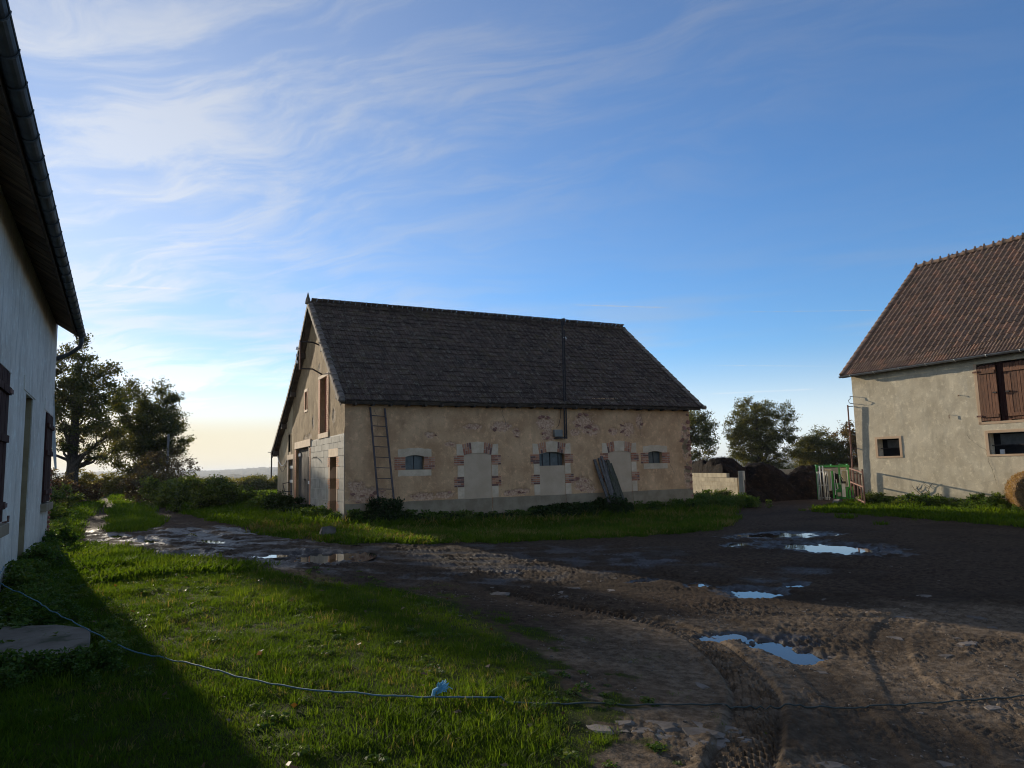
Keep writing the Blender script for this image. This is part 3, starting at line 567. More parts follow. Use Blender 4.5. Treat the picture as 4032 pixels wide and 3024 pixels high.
def build_grass():
    rng = np.random.default_rng(5)
    var = [tuft_mesh(i, 22, .038, .065, .0017, rng, .75) for i in range(4)]+[tuft_mesh(4+i, 22, .060, .085, .0019, rng, .8) for i in range(3)]+[tuft_mesh(7+i, 26, .16, .22, .011, rng, .9) for i in range(3)]+[tuft_mesh(10+i, 16, .065, .10, .0018, rng, 1.1, 'grass_dry') for i in range(2)]+[tuft_mesh(12+i, 40, .11, .055, .0024, rng, .9) for i in range(2)]+[tuft_mesh(14+i, 22, .17, .22, .009, rng, 1.0, 'grass_dry') for i in range(2)]
    A0, A1 = YAW-40, YAW+40; out = []
    # rings of equal density, thinning and coarsening with distance
    for r0, r1, dens, ids, sc in ((1.6, 4.5, 700, (0, 4), .95), (4.5, 8, 520, (0, 4), 1.1), (8, 13, 260, (0, 4), 1.4), (13, 22, 60, (7, 10), .9), (22, 36, 26, (7, 10), 1.25), (36, 75, 7, (7, 10), 2.0)):
        area = math.radians(A1-A0)*.5*(r1*r1-r0*r0); n = int(area*dens)
        r = np.sqrt(rng.random(n)*(r1*r1-r0*r0)+r0*r0); a = np.radians(rng.uniform(A0, A1, n)); X, Y = r*np.sin(a), r*np.cos(a)
        g = grass_mask(X, Y); keep = (rng.random(n) < np.clip(g*1.15-.12, 0, 1)) & clear_of(X, Y); X, Y, g = X[keep], Y[keep], g[keep]
        pat = fbm(X*.8, Y*.8, 3, 17)
        idx = rng.integers(ids[0], ids[1], len(X)); lush = (rng.random(len(X)) < .10+.5*ss(.1, .5, pat)) & (r1 <= 13); idx = np.where(lush, rng.integers(4, 7, len(X)), idx)
        dry_ = (rng.random(len(X)) < .02+.10*ss(.15, .5, fbm(X*1.3, Y*1.3, 3, 19))) & (r1 <= 13); idx = np.where(dry_, rng.integers(10, 12, len(X)), idx); big_ = (rng.random(len(X)) < .006) & (r1 <= 13); idx = np.where(big_, rng.integers(12, 14, len(X)), idx)
        dull = (rng.random(len(X)) < .10+.45*ss(-.1, .4, fbm(X*.7, Y*.7, 3, 29))) & (r0 >= 13) & (sdf(STRIP, X, Y) < .3) & (Y < 23); idx = np.where(dull, rng.integers(14, 16, len(X)), idx)
        s = sc*rng.uniform(.65, 1.3, len(X))*(.6+.4*g)*(1+.5*pat)
        # uncut grass before the barn and along walls stands taller
        tall = (1-ss(0, 3.5, np.abs(sdf(BLOCKED[0], X, Y))))*.7; s = s*(1+tall); s = np.where((sdf(LAWN, X, Y) > -.15) & (r1 <= 13) & (sdf(STRIP, X, Y) > 0), s*.66, s)
        out.append((X, Y, idx, s))
    X, Y, idx, s = (np.concatenate([o[i] for o in out]) for i in range(4))
    Z = surf(X, Y)-.004
    scatter('grass', np.stack([X, Y, Z], 1), rng.uniform(0, 6.28, len(X)), s, idx, var, 'short green grass of the lawn, the verges and the strip before the barn')
build_grass()
def leafy(n, size, rng, rad, h, flat=.6):
    """leaf quads (pointed) spread through a clump volume"""
    a = rng.uniform(0, 6.28, n); rr = rad*np.sqrt(rng.random(n)); z = h*rng.random(n)**.7; c = np.stack([rr*np.cos(a)*(1-.4*z/h), rr*np.sin(a)*(1-.4*z/h), z], 1)
    return c
def leaf_quads(C, size, rng, up=.5, aspect=.55):
    """one pointed leaf per centre; 'up' biases leaf faces to the sky"""
    n = len(C); nrm = rng.normal(size=(n, 3)); nrm[:, 2] = np.abs(nrm[:, 2])+up; nrm /= np.linalg.norm(nrm, axis=1)[:, None]
    t = rng.normal(size=(n, 3)); t -= (t*nrm).sum(1)[:, None]*nrm; t /= np.linalg.norm(t, axis=1)[:, None]; b = np.cross(nrm, t)
    s = (size*rng.uniform(.6, 1.4, n))[:, None]
    V = np.stack([C-t*s*.5, C+b*s*.5*aspect-t*s*.05+nrm*s*.08, C+t*s*.55, C-b*s*.5*aspect-t*s*.05+nrm*s*.08], 1).reshape(-1, 3)
    F = np.arange(n*4).reshape(n, 4); return V, F, np.repeat(rng.random(n), 4)
def build_weeds():
    rng = np.random.default_rng(9); var = []
    for k in range(4):      # leafy weeds, nettles
        C = leafy(110, .05, rng, .22, .40); V, F, r = leaf_quads(C, .075, rng, .5); var.append(np_mesh('weed_%d' % k, V, F, M['leaf_weed'], False, {'rnd': r}))
    for k in range(3):      # low rosettes
        C = leafy(60, .05, rng, .20, .12); V, F, r = leaf_quads(C, .07, rng, 1.2); var.append(np_mesh('rosette_%d' % k, V, F, M['leaf_weed'], False, {'rnd': r}))
    for k in range(2):      # ivy mounds
        C = leafy(170, .05, rng, .30, .45); V, F, r = leaf_quads(C, .085, rng, .3, .8); var.append(np_mesh('ivy_%d' % k, V, F, M['leaf_ivy'], False, {'rnd': r}))
    pts = []
    def strip(x0, y0, x1, y1, wid, n, ids, s0, s1, away=(0, 0)):
        for _ in range(n):
            t = rng.random(); w = abs(rng.normal(0, wid)); x = x0+(x1-x0)*t+away[0]*w; y = y0+(y1-y0)*t+away[1]*w
            pts.append((x, y, rng.integers(*ids), rng.uniform(s0, s1)*(1-.35*min(1, w/(2.5*wid)))))
    strip(5.7, 22.45, 19.9, 22.45, .28, 420, (0, 4), .7, 1.45, (0, -1)); strip(5.7, 22.3, 19.6, 22.3, .8, 300, (4, 7), .9, 1.8, (0, -1)); strip(7.5, 22.42, 12, 22.42, .3, 70, (7, 9), .5, 1.0, (0, -1)); strip(16.5, 22.42, 19.8, 22.42, .3, 60, (7, 9), .5, .95, (0, -1))
    strip(7.6, 22.4, 10.2, 22.4, .25, 60, (7, 9), .6, 1.0, (0, -1)); strip(12, 22.4, 16.2, 22.4, .35, 150, (7, 9), .8, 1.5, (0, -1)); strip(5.7, 22.4, 7.4, 22.4, .3, 60, (7, 9), .7, 1.2, (0, -1))
    strip(5.35, 22.7, 5.35, 36, .45, 240, (0, 4), .8, 1.3, (-1, 0)); strip(5.0, 23, 5.0, 34, .9, 200, (4, 7), 1.0, 1.9, (-1, 0)); strip(5.3, 26.5, 5.3, 34, .5, 120, (7, 9), .8, 1.3, (-1, 0))
    strip(20.3, 22.6, 23.0, 23.2, .5, 90, (0, 4), .9, 1.5, (0, -1)); strip(19.9, 23, 23.5, 26, .7, 60, (0, 4), 1.0, 1.7, (0, 0))
    strip(26.2, 19.6, 26.55, 12, .45, 260, (0, 4), .6, 1.15, (-1, 0)); strip(26.0, 19.6, 26.3, 11, 1.1, 260, (4, 7), .8, 1.5, (-1, 0)); strip(25.9, 15, 26.2, 12, 1.0, 90, (0, 4), .6, 1.0, (-1, 0))
    strip(-1.95, 20.5, -1.75, 12.5, .22, 170, (0, 4), .5, .95, (1, 0)); strip(-1.8, 20, -1.5, 8, .55, 230, (4, 7), .6, 1.2, (1, 0)); strip(-1.5, 13, -1.2, 9.4, .3, 120, (0, 4), .35, .7, (1, 0))
    strip(-1.2, 7.35, -.2, 7.2, .2, 55, (0, 4), .35, .6, (0, -1)); strip(-.35, 7.4, -.35, 8.6, .12, 26, (0, 4), .3, .5, (1, 0)); strip(-2.0, 20.6, -2.2, 26, .8, 90, (0, 4), .7, 1.2, (-1, 0))
    for _ in range(900):     # broad leaved weeds in the turf
        x, y = rng.uniform(-1.6, 3.4), rng.uniform(2.2, 13)
        if float(fbm(np.array([x*.9]), np.array([y*.9]), 3, 23)[0]) > .0 and clear_of(np.array([x]), np.array([y]))[0]: pts.append((x, y, rng.integers(4, 7), rng.uniform(.22, .5)))
    P = np.array(pts); X, Y = P[:, 0], P[:, 1]
    scatter('weeds', np.stack([X, Y, surf(X, Y)-.02], 1), rng.uniform(0, 6.28, len(X)), P[:, 3], P[:, 2], var, 'nettles, ivy and leafy weeds growing along the foot of the walls', 'weeds')
build_weeds()

def build_gravel():
    """pebbles and chips trodden into the mud"""
    rng = np.random.default_rng(77); var = []
    for k in range(5):
        m = MB(); n = 6; th = np.sort(rng.uniform(0, 6.28, n)); r = rng.uniform(.35, .6, n); V = [(r[i]*math.cos(th[i]), r[i]*math.sin(th[i]), -.2) for i in range(n)]+[(r[i]*.7*math.cos(th[i]+.2), r[i]*.7*math.sin(th[i]+.2), .22+rng.uniform(-.06, .06)) for i in range(n)]
        m.add(V, [tuple(range(n, 2*n))]+[(i, (i+1) % n, n+(i+1) % n, n+i) for i in range(n)]); var.append(m.mesh('pebble_%d' % k, M['flag']))
    n = 16000; a = np.radians(rng.uniform(YAW-38, YAW+38, n)); r = np.sqrt(rng.random(n)*(11**2-2**2)+4); X, Y = r*np.sin(a), r*np.cos(a)
    cl = fbm(X*.9, Y*.9, 3, 91); keep = (rng.random(n) < np.clip((1-grass_mask(X, Y))*(.10+.9*ss(.0, .45, cl)), 0, 1)) & clear_of(X, Y); X, Y = X[keep], Y[keep]
    s = .012+.030*rng.random(len(X))**3
    scatter('gravel', np.stack([X, Y, surf(X, Y)], 1), rng.uniform(0, 6.28, len(X)), s, rng.integers(0, 5, len(X)), var, 'pebbles and stone chips trodden into the mud of the yard', 'gravel')
build_gravel()

# ------------------------------------------------------------------ building pieces
def wall_grid(name, axis, a0, a1, z0, z1, holes, mat, parent, step=.06, top=None, disp=.008, patch=None, damp=None, seed=0, out=-1, mats=None, zone=None):
    """a rendered wall face with real openings. axis 'x': runs along local x at y=0; axis 'y': runs along local y at x=0. 'out' is the outer side's sign."""
    la = sorted(set([round(x, 4) for x in np.arange(a0, a1, step)]+[a1]+[h[i] for h in holes for i in (0, 1)])); lz = sorted(set([round(x, 4) for x in np.arange(z0, z1, step)]+[z1]+[h[i] for h in holes for i in (2, 3)]))
    def thin(L, keep):
        o = [L[0]]
        for v in L[1:]:
            if v-o[-1] < step*.3:
                if v in keep: o[-1] = v if o[-1] not in keep else o[-1]
                continue
            o.append(v)
        return o
    ka = {h[i] for h in holes for i in (0, 1)} | {a0, a1}; kz = {h[i] for h in holes for i in (2, 3)} | {z0, z1}
    la, lz = np.array(thin(la, ka)), np.array(thin(lz, kz)); A, Z = np.meshgrid(la, lz, indexing='ij'); A, Z = A.ravel(), Z.ravel(); nz = len(lz)
    D = disp*(fbm(A*1.3, Z*1.3, 3, seed+100)*1.5+fbm(A*7, Z*7, 3, seed+110)*.6)
    for h in holes: D *= ss(0, .12, np.maximum(np.maximum(h[0]-A, A-h[1]), np.maximum(h[2]-Z, Z-h[3])))
    p = patch(A, Z) if patch else np.zeros(A.shape); dmp = damp(A, Z) if damp else np.zeros(A.shape)
    D = D-.022*ss(.45, .6, p+fbm(A*6, Z*6, 3, seed+120)*.3)
    i, j = np.meshgrid(np.arange(len(la)-1), np.arange(nz-1), indexing='ij'); i, j = i.ravel(), j.ravel(); ca, cz = (la[i]+la[i+1])/2, (lz[j]+lz[j+1])/2
    ok = np.ones(ca.shape, bool)
    for h in holes: ok &= ~((ca > h[0]) & (ca < h[1]) & (cz > h[2]) & (cz < h[3]))
    if top is not None: ok &= cz < top(ca)
    i, j, ca, cz = i[ok], j[ok], ca[ok], cz[ok]
    F = np.stack([i*nz+j, (i+1)*nz+j, (i+1)*nz+j+1, i*nz+j+1], 1)
    V = np.stack([A, out*D, Z], 1) if axis == 'x' else np.stack([out*D, A, Z], 1)
    V = V.tolist(); F = F.tolist(); n0 = len(V); th = .42*-out
    for h in holes:      # reveals of the openings, through the wall's thickness
        q = [(h[0], h[2]), (h[1], h[2]), (h[1], h[3]), (h[0], h[3])]; b = len(V)
        for dd in (0, th*.8): V += [((a, dd, z) if axis == 'x' else (dd, a, z)) for a, z in q]
        F += [[b+k, b+(k+1) % 4, b+4+(k+1) % 4, b+4+k] for k in range(4)]
    ex = len(V)-len(A)
    me = np_mesh(name, V, F, None, True, {'patch': list(p)+[0]*ex, 'damp': list(dmp)+[0]*ex}, mats=mats or [mat], midx=(list(zone(ca, cz))+[0]*(4*len(holes)) if zone else None))
    bm = bmesh.new(); bm.from_mesh(me); bmesh.ops.delete(bm, geom=[v for v in bm.verts if not v.link_faces], context='VERTS'); bm.to_mesh(me); bm.free()
    return mobj(name, me, parent)
def unit_box(name, mat, bevel=.0): return MB().box(-.5, .5, -.5, .5, -.5, .5).mesh(name, mat, bevel=bevel)
BRICK = None
def brick_mesh(mat, seed):
    random.seed(seed); m = MB().box(-.5, .5, -.5, .5, -.5, .5, jit=.03); return m.mesh('brick', mat, bevel=.05)
BR = [brick_mesh(M['brick'], 40+i) for i in range(4)]; BRD = [brick_mesh(M['brick_dark'], 50+i) for i in range(3)]
def stone_mesh(seed, mat, n=9):
    rng = np.random.default_rng(seed); th = np.sort(rng.uniform(0, 6.28, n)); r = rng.uniform(.35, .5, n)
    o = [(r[i]*math.cos(th[i]), r[i]*math.sin(th[i])) for i in range(n)]
    m = MB(); vs = [(x, -.5, z) for x, z in o]+[(x*.75, .5, z*.75) for x, z in o]; k = len(o)
    m.add(vs, [tuple(range(k)), tuple(range(2*k-1, k-1, -1))]+[(i, k+i, k+(i+1) % k, (i+1) % k) for i in range(k)])
    return m.mesh('stone', mat)
STN = [stone_mesh(70+i, M['rubble']) for i in range(5)]

# ------------------------------------------------------------------ the barn
BX, BY = 5.54, 22.6
barn = empty('barn', (BX, BY, 0), 0, 'long ochre rendered stable barn with dark lichened tile roof and bricked up doors', 'barn')
BL, BD = 14.12, 13.1
FRONT_HOLES = [(2.01, 2.66, 1.61, 2.10), (4.10, 5.14, -.5, 2.14), (7.06, 8.12, -.5, 2.14), (10.06, 11.12, -.5, 2.14), (11.96, 12.62, 1.63, 2.11)]
PATCHES = [(.75, .85, .75, .30), (.35, 1.15, .35, .2), (2.6, .72, .6, .16), (3.35, .74, .45, .14), (4.45, 3.05, .45, .12), (5.55, 3.05, .5, .22), (6.15, 2.85, .2, .2), (7.35, 3.2, .45, .35), (7.5, 2.75, .4, .25), (9.0, 3.25, .55, .38), (9.35, 2.95, .5, .25), (8.6, 2.85, .3, .15), (10.35, 2.9, .25, .2), (11.0, 2.95, .4, .35), (11.6, 3.25, .2, .35), (8.85, .95, .45, .35), (9.25, .7, .3, .25), (13.85, 2.5, .25, .9), (13.9, 1.1, .25, .6), (6.3, .75, .4, .15), (2.9, 2.75, .25, .12), (3.6, 2.45, .25, .12), (5.9, .72, .4, .12)]
def patch_front(A, Z):
    p = np.zeros(A.shape)
    for u, z, ru, rz in PATCHES: p = np.maximum(p, 1-np.hypot((A-u)/ru, (Z-z)/rz)*.62)
    return np.clip(p, 0, 1)*.95
damp_front = lambda A, Z: (1-ss(-.1, .75, Z))*.8
wall_grid('wall', 'x', 0, BL, -.6, 4.15, FRONT_HOLES, M['front_render'], barn, .055, patch=patch_front, damp=damp_front, seed=1)
# cement plinth between the doors
for u0, u1 in ((.02, 4.09), (5.15, 7.05), (8.13, 10.05), (11.13, BL-.01)):
    random.seed(int(u0*10)); n = max(2, int((u1-u0)/.35)); xs = np.linspace(u0, u1, n+1); top = .585+.02*fbm(xs*2, xs*0, 2, 5)
    m = MB(); vs = [(x, y, z) for i, x in enumerate(xs) for (y, z) in ((-.03, -.6), (-.024, top[i]), (.02, top[i]), (.02, -.6))]
    m.add(vs, [(4*i+k, 4*i+4+k, 4*i+4+(k+1) % 4, 4*i+(k+1) % 4) for i in range(n) for k in range(4)]+[(0, 1, 2, 3), tuple(4*n+k for k in (3, 2, 1, 0))]); m.build('plinth', M['cement'], barn)
def put_brick(u, v, z, w, d, h, rot=0.0, mesh=None, ax='x', parent=barn, roty=True):
    """brick on the front wall (ax 'x') or the gable (ax 'y'): w along the wall, d into it, h up"""
    me = mesh or random.choice(BR); o = bpy.data.objects.new('brick', me); link(o, parent)
    if ax == 'x': o.location = (u, v, z); o.scale = (w, d, h); o.rotation_euler = (0, rot, 0)
    else: o.location = (v, u, z); o.scale = (d, w, h); o.rotation_euler = (rot, 0, 0)
    return o
random.seed(3)
mort = MB()
def quoin_bricks(u0, u1, z0, z1, courses, side):
    mort.box(u0+.004, u1-.004, -.004, .10, z0+.004, z1-.004)
    h = (z1-z0)/courses
    for c in range(courses):
        zc = z0+h*(c+.5); w = u1-u0; split = [.60, .40] if c % 2 else [.30, .70]
        if side > 0: split = split[::-1]
        x = u0
        for s in split:
            put_brick(x+w*s/2, .035+random.uniform(-.003, .003), zc, w*s-.013, .10, h-.013); x += w*s
def stone_block(u0, u1, z0, z1, name='quoin_stone', jit=.008):
    MB().box(u0, u1, -.009, .11, z0, z1, jit=jit*.6).build(name, M['limestone'], barn, bevel=.006)
def lintel(u0, u1, z0, z1, rise, o0, o1, zs, name='lintel'):
    """arched stone: flat ends, curved underside over the opening o0..o1, curved crown"""
    n = 10; arc = [(o0+(o1-o0)*k/n, zs+rise*(1-(2*k/n-1)**2)) for k in range(n+1)]; crown = [(u1-(u1-u0)*k/n, z1-.05*(2*k/n-1)**2+.012*math.sin(k*2.1)) for k in range(n+1)]
    MB().prism([(u0, z0)]+arc+[(u1, z0)]+crown, 'y', -.010, .16).build(name, M['limestone'], barn)
for (o0, o1, zb, zt, b0, b1) in ((2.01, 2.66, 1.61, 2.035, 1.63, 3.04), (11.96, 12.62, 1.63, 2.05, 11.59, 13.02)):
    quoin_bricks(b0, o0, zb, zt, 6, -1); quoin_bricks(o1, b1, zb, zt, 6, 1)
    lintel(b0+.12, b1-.12, zt, zt+.29, .055, o0, o1, zt); stone_block(b0+.12, b1-.13, zb-.215, zb-.005, 'sill')
    w = MB().box(o0-.03, o1+.03, .14, .16, zb-.02, zt+.1).build('window', M['glass'], barn)
    MB().beam(((o0+o1)/2, .132, zb), ((o0+o1)/2, .132, zt+.06), .03, .015).build('mullion', M['iron'], w); MB().box(o0-.02, o1+.02, -.005, .13, zb-.004, zb+.012).build('ledge', M['cement'], w)
for (o0, o1, kind) in ((4.10, 5.14, 0), (7.06, 8.12, 1), (10.06, 11.12, 0)):
    for s, e0, e1 in ((-1, o0-.37, o0), (1, o1, o1+.37)):
        for z0, z1 in ((1.715, 2.055), (.98, 1.325), (.23, .585)): quoin_bricks(e0, e1, z0, z1, 5, s)
        for z0, z1 in ((1.328, 1.712), (.588, .977)): stone_block(o0-.245 if s < 0 else o1, o0 if s < 0 else o1+.25, z0, z1)
        stone_block(o0-.23 if s < 0 else o1, o0 if s < 0 else o1+.23, -.3, .226)
    mid = (o0+o1)/2; zs = 2.06; rise = .07
    def xz(t, r):      # fan: t from -1 to 1 across the arch, r 0 at the intrados, 1 at the extrados
        x = mid+t*(o1-o0)/2; return (x+t*.07*r, zs+rise*(1-t*t)+r*(.37+.02*(1-t*t)))
    MB().prism([xz(-.42, 0), xz(-.2, 0), xz(0, 0), xz(.2, 0), xz(.42, 0), xz(.42, 1), xz(.2, 1), xz(0, 1.02), xz(-.2, 1), xz(-.42, 1)], 'y', -.011, .16).build('keystone', M['limestone'], barn, bevel=.004)
    for s in (-1, 1):
        MB().prism([(mid+s*(o1-o0)/2, zs), xz(s*1.0, 1), (mid+s*((o1-o0)/2+.27), zs+.385), (mid+s*((o1-o0)/2+.27), zs)], 'y', -.010, .16).build('springer', M['limestone'], barn, bevel=.004)
        mort.prism([xz(s*.42, 0), xz(s*1.0, 0), xz(s*1.0, .99), xz(s*.42, .99)], 'y', -.004, .12)
        for k in range(4):
            t = s*(.42+.58*(k+.5)/4); a, b = xz(t, 0), xz(t, 1); rot = math.atan2(b[0]-a[0], b[1]-a[1])
            for r0, r1 in ((0, .62), (.62, 1)) if k % 2 else ((0, .36), (.36, 1)):
                p, q = xz(t, r0), xz(t, r1); put_brick((p[0]+q[0])/2, .035, (p[1]+q[1])/2, (o1-o0)/2*.58/4-.010, .10, math.hypot(q[0]-p[0], q[1]-p[1])-.012, rot)
    arc = [(o0+(o1-o0)*k/10, zs+rise*(1-(2*k/10-1)**2)+.004) for k in range(11)]
    if kind == 0:
        MB().prism([(o0-.01, .575), (o1+.01, .575)]+[(x, z) for x, z in arc[::-1]], 'y', .012, .20).build('door_infill', M['infill'], barn)
    else:
        MB().box(o0-.01, o1+.01, .012, .20, .575, 1.635).build('door_infill', M['infill'], barn)
        w = MB().prism([(o0, 1.60), (o1, 1.60)]+arc[::-1], 'y', .17, .19).build('window', M['glass'], barn)
        for t in (.2, .5, .83): MB().beam((o0+(o1-o0)*t, .16, 1.63), (o0+(o1-o0)*t, .16, 2.12), .035, .02).build('mullion', M['iron'], w)
    MB().box(o0-.005, o1+.005, .002, .2, -.5, .574).build('plinth', M['cement'], barn)
mort.build('mortar', M['mortar'], barn)
# bare rubble where the render has fallen
random.seed(12)
for u, z, ru, rz in PATCHES:
    for _ in range(max(2, int(ru*rz*34))):
        a, r = random.uniform(0, 6.28), math.sqrt(random.random())*.8; x, y = u+ru*r*math.cos(a), z+rz*r*math.sin(a)
        if any(h[0]-.42 < x < h[1]+.42 and h[2]-.1 < y < h[3]+.45 for h in FRONT_HOLES) or y < .63: continue
        s = random.uniform(.08, .26)*min(1, 1.6*rz+.3); o = bpy.data.objects.new('stone', random.choice(STN)); link(o, barn); o.location = (x, .006, y); o.scale = (s*random.uniform(1.1, 1.7), random.uniform(.03, .05), s*random.uniform(.5, .9)); o.rotation_euler = (0, random.uniform(-.5, .5), 0)
def crack(pts, w, parent, ax, mat):
    m = MB(); rng = random.Random(len(pts)*7+int(pts[0][0]*10)); P = []
    for (a, b) in zip(pts[:-1], pts[1:]):
        n = max(2, int(math.dist(a, b)/.07))
        P += [(a[0]+(b[0]-a[0])*k/n+rng.uniform(-.025, .025), a[1]+(b[1]-a[1])*k/n) for k in range(n)]
    P.append(pts[-1]); vs = []
    for i, (u, z) in enumerate(P):
        ww = w*rng.uniform(.3, 1.0)
        for s in (-1, 1): vs.append((u+s*ww, -.0135, z) if ax == 'x' else (-.0135, u+s*ww, z))
    m.add(vs, [(2*i, 2*i+1, 2*i+3, 2*i+2) for i in range(len(P)-1)]); m.build('crack', mat, parent)
crack([(5.62, 3.95), (5.6, 3.5), (5.72, 3.2), (5.75, 2.9)], .008, barn, 'x', M['iron'])
crack([(11.75, 3.85), (11.68, 3.4), (11.6, 3.1), (11.65, 2.7)], .008, barn, 'x', M['iron']); crack([(.95, 3.6), (1.1, 3.3), (1.05, 2.9)], .004, barn, 'x', M['iron']); crack([(12.9, 1.9), (13.05, 1.5), (13.2, 1.2)], .006, barn, 'x', M['iron']); crack([(10.4, 3.4), (10.75, 3.35), (10.95, 3.1)], .005, barn, 'x', M['iron'])
# ---- gable
RP = [(-.35, 3.86), (4.8, 8.07), (7.2, 6.12), (9.2, 4.88), (13.5, 2.55)]        # roof profile (y, z), top of the tiles
def roof_z(v): return np.interp(v, [p[0] for p in RP], [p[1] for p in RP])
GH = [(1.06, 2.0, -.4, 2.10), (2.55, 3.62, 3.0, 5.0), (5.45, 8.25, -.4, 2.62), (6.08, 6.47, 4.09, 4.80), (9.0, 10.15, -.4, 2.18), (9.6, 10.2, 2.53, 3.30)]
def patch_gable(A, Z):
    p = np.zeros(A.shape)
    for u, z, ru, rz in ((5.6, 2.95, .5, .2), (4.9, 3.5, .25, .35), (3.9, 5.35, .3, .3), (1.5, 3.5, .3, .3), (6.4, 2.95, .4, .15)): p = np.maximum(p, 1-np.hypot((A-u)/ru, (Z-z)/rz)*.6)
    return p
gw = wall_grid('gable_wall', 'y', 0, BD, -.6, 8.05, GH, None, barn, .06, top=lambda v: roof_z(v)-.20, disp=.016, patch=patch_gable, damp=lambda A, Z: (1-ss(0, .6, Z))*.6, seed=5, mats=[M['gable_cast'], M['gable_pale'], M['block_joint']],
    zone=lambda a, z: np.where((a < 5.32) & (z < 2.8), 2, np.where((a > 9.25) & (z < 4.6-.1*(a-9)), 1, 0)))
rows = [-.15, .25, .65, 1.02, 1.375, 1.775, 2.12, 2.355, 2.575, 2.785]; random.seed(5)
for k in range(len(rows)-1):
    v = -.02+(.3 if k % 2 else 0); edges = [.005]
    while v < 5.2:
        v += .56 if rows[k] < 2.1 else .60
        edges.append(min(v, 5.24))
    edges = [e for i, e in enumerate(edges) if i == 0 or e-edges[i-1] > .08]
    for a, b in zip(edges[:-1], edges[1:]):
        for s, e in ((a, min(b, 1.06-.20)), (max(a, 2.0+.20), b)) if rows[k] < 2.08 else ((a, min(b, .83)), (max(a, 2.23), b)) if rows[k] < 2.3 else ((a, b),):
            if e-s < .06: continue
            o = MB().box(-.013-random.uniform(0, .004), .03, s+.006, e-.006, rows[k]+.007, rows[k+1]-.007).build('block', M['block'], barn)
MB().box(-.016, .1, .83, 2.23, 2.105, 2.385).build('lintel', M['limestone'], barn, bevel=.006)
jm = MB(); jb = MB()
def brick_box(m, v0, v1, z0, z1, x0, x1, courses, half=False, jit=.004):
    h = (z1-z0)/courses
    for c in range(courses):
        w = v1-v0; parts = [1.0] if w < .16 else ([.35, .65] if c % 2 else [.65, .35])
        v = v0
        for s in parts:
            m.box(x0+random.uniform(-jit, jit), x1, v+.006, v+w*s-.006, z0+h*c+.006, z0+h*(c+1)-.006); v += w*s
def brick_fill(m, v0, v1, z0, z1, x, courses):
    h = (z1-z0)/courses
    for c in range(courses):
        v = v0-(.11 if c % 2 else 0)
        while v < v1:
            a, b = max(v, v0), min(v+.225, v1)
            if b-a > .03: m.box(x-random.uniform(0, .006), x+.05, a+.006, b-.006, z0+h*c+.006, z0+h*(c+1)-.006)
            v += .23
# slot: limestone and brick bands at the jambs, filled behind
for z0, z1, c in ((1.775, 2.10, 5), (1.04, 1.38, 5), (.30, .63, 5)):
    brick_box(jm, .70, 1.06, z0, z1, -.018, .24, c); brick_box(jm, 2.0, 2.34, z0, z1, -.018, .24, c)
    brick_fill(jb, 1.06, 2.0, z0, z1, .24, c)
for z0, z1 in ((1.38, 1.775), (.63, 1.04), (-.2, .30)):
    for v0, v1 in ((.86, 1.06), (2.0, 2.2)): MB().box(-.017, .24, v0, v1, z0+.004, z1-.004, jit=.003).build('quoin_stone', M['infill'], barn)
MB().box(.26, .32, 1.0, 2.06, -.4, 2.12).build('slot_infill', M['cement'], barn)
# tall loft opening, bricked up; its reveal and quoins catch the sun
brick_box(jm, 2.24, 2.55, 3.0, 4.98, -.02, .15, 26); brick_box(jm, 3.62, 3.95, 3.0, 4.98, -.02, .15, 26); brick_fill(jb, 2.55, 3.62, 3.0, 5.0, .16, 26)
MB().box(-.03, .14, 2.24, 3.95, 4.985, 5.10, jit=.006).build('lintel', M['limestone'], barn, bevel=.006); MB().box(-.03, .14, 2.26, 3.93, 2.81, 2.995).build('sill', M['limestone'], barn, bevel=.006); MB().box(.22, .26, 2.5, 3.66, 2.95, 5.05).build('loft_infill', M['mortar'], barn)
MB().tube([(.10, 2.72, 3.3), (.10, 2.72, 4.75)], .018, 6).build('pipe', M['galv'], barn)
brick_box(jm, 5.94, 6.08, 4.09, 4.80, -.02, .12, 9); brick_box(jm, 6.47, 6.62, 4.09, 4.80, -.02, .12, 9); MB().box(-.022, .1, 5.92, 6.64, 4.0, 4.085).build('sill', M['limestone'], barn); MB().box(-.022, .1, 5.92, 6.64, 4.805, 4.92).build('lintel', M['limestone'], barn); brick_fill(jb, 6.08, 6.47, 4.09, 4.8, .16, 9); MB().box(.2, .22, 6.0, 6.5, 4.05, 4.85).build('slot_infill', M['cement'], barn)
# big plank door
brick_box(jm, 5.28, 5.45, .1, 2.55, -.02, .2, 32); brick_box(jm, 8.25, 8.60, .1, 2.55, -.02, .2, 32)
lb = MB().box(-.05, .2, 5.22, 8.5, 2.60, 2.88, jit=.012).build('lintel', M['limestone'], barn, bevel=.01)
bd = empty('x', (0, 0, 0)); bpy.data.objects.remove(bd)
door = MB().box(.13, .15, 5.46, 8.24, .05, 2.6).build('door', M['darkwood'], barn)
random.seed(8); v = 5.47
while v < 8.2:
    w = random.uniform(.17, .24); w = min(w, 8.23-v); gap = .03 if abs(v-6.85) < .12 else .006
    MB().box(.09+random.uniform(-.008, .008), .128, v+gap, v+w-.004, random.uniform(.03, .12), 2.55+random.uniform(-.03, .03)).build('plank', M['doorwood'], door); v += w
for v0, z0, m_ in ((7.7, 2.34, 'white'), (5.62, 1.22, 'white')): MB().box(.05, .085, v0, v0+.45, z0-.06, z0+.06).build('hinge', M[m_], door)
MB().box(.04, .085, 6.75, 7.05, 1.3, 1.36).build('latch', M['iron'], door)
MB().box(-.02, .09, 5.5, 5.62, 2.2, 2.62).build('door_rail', M['iron'], door)
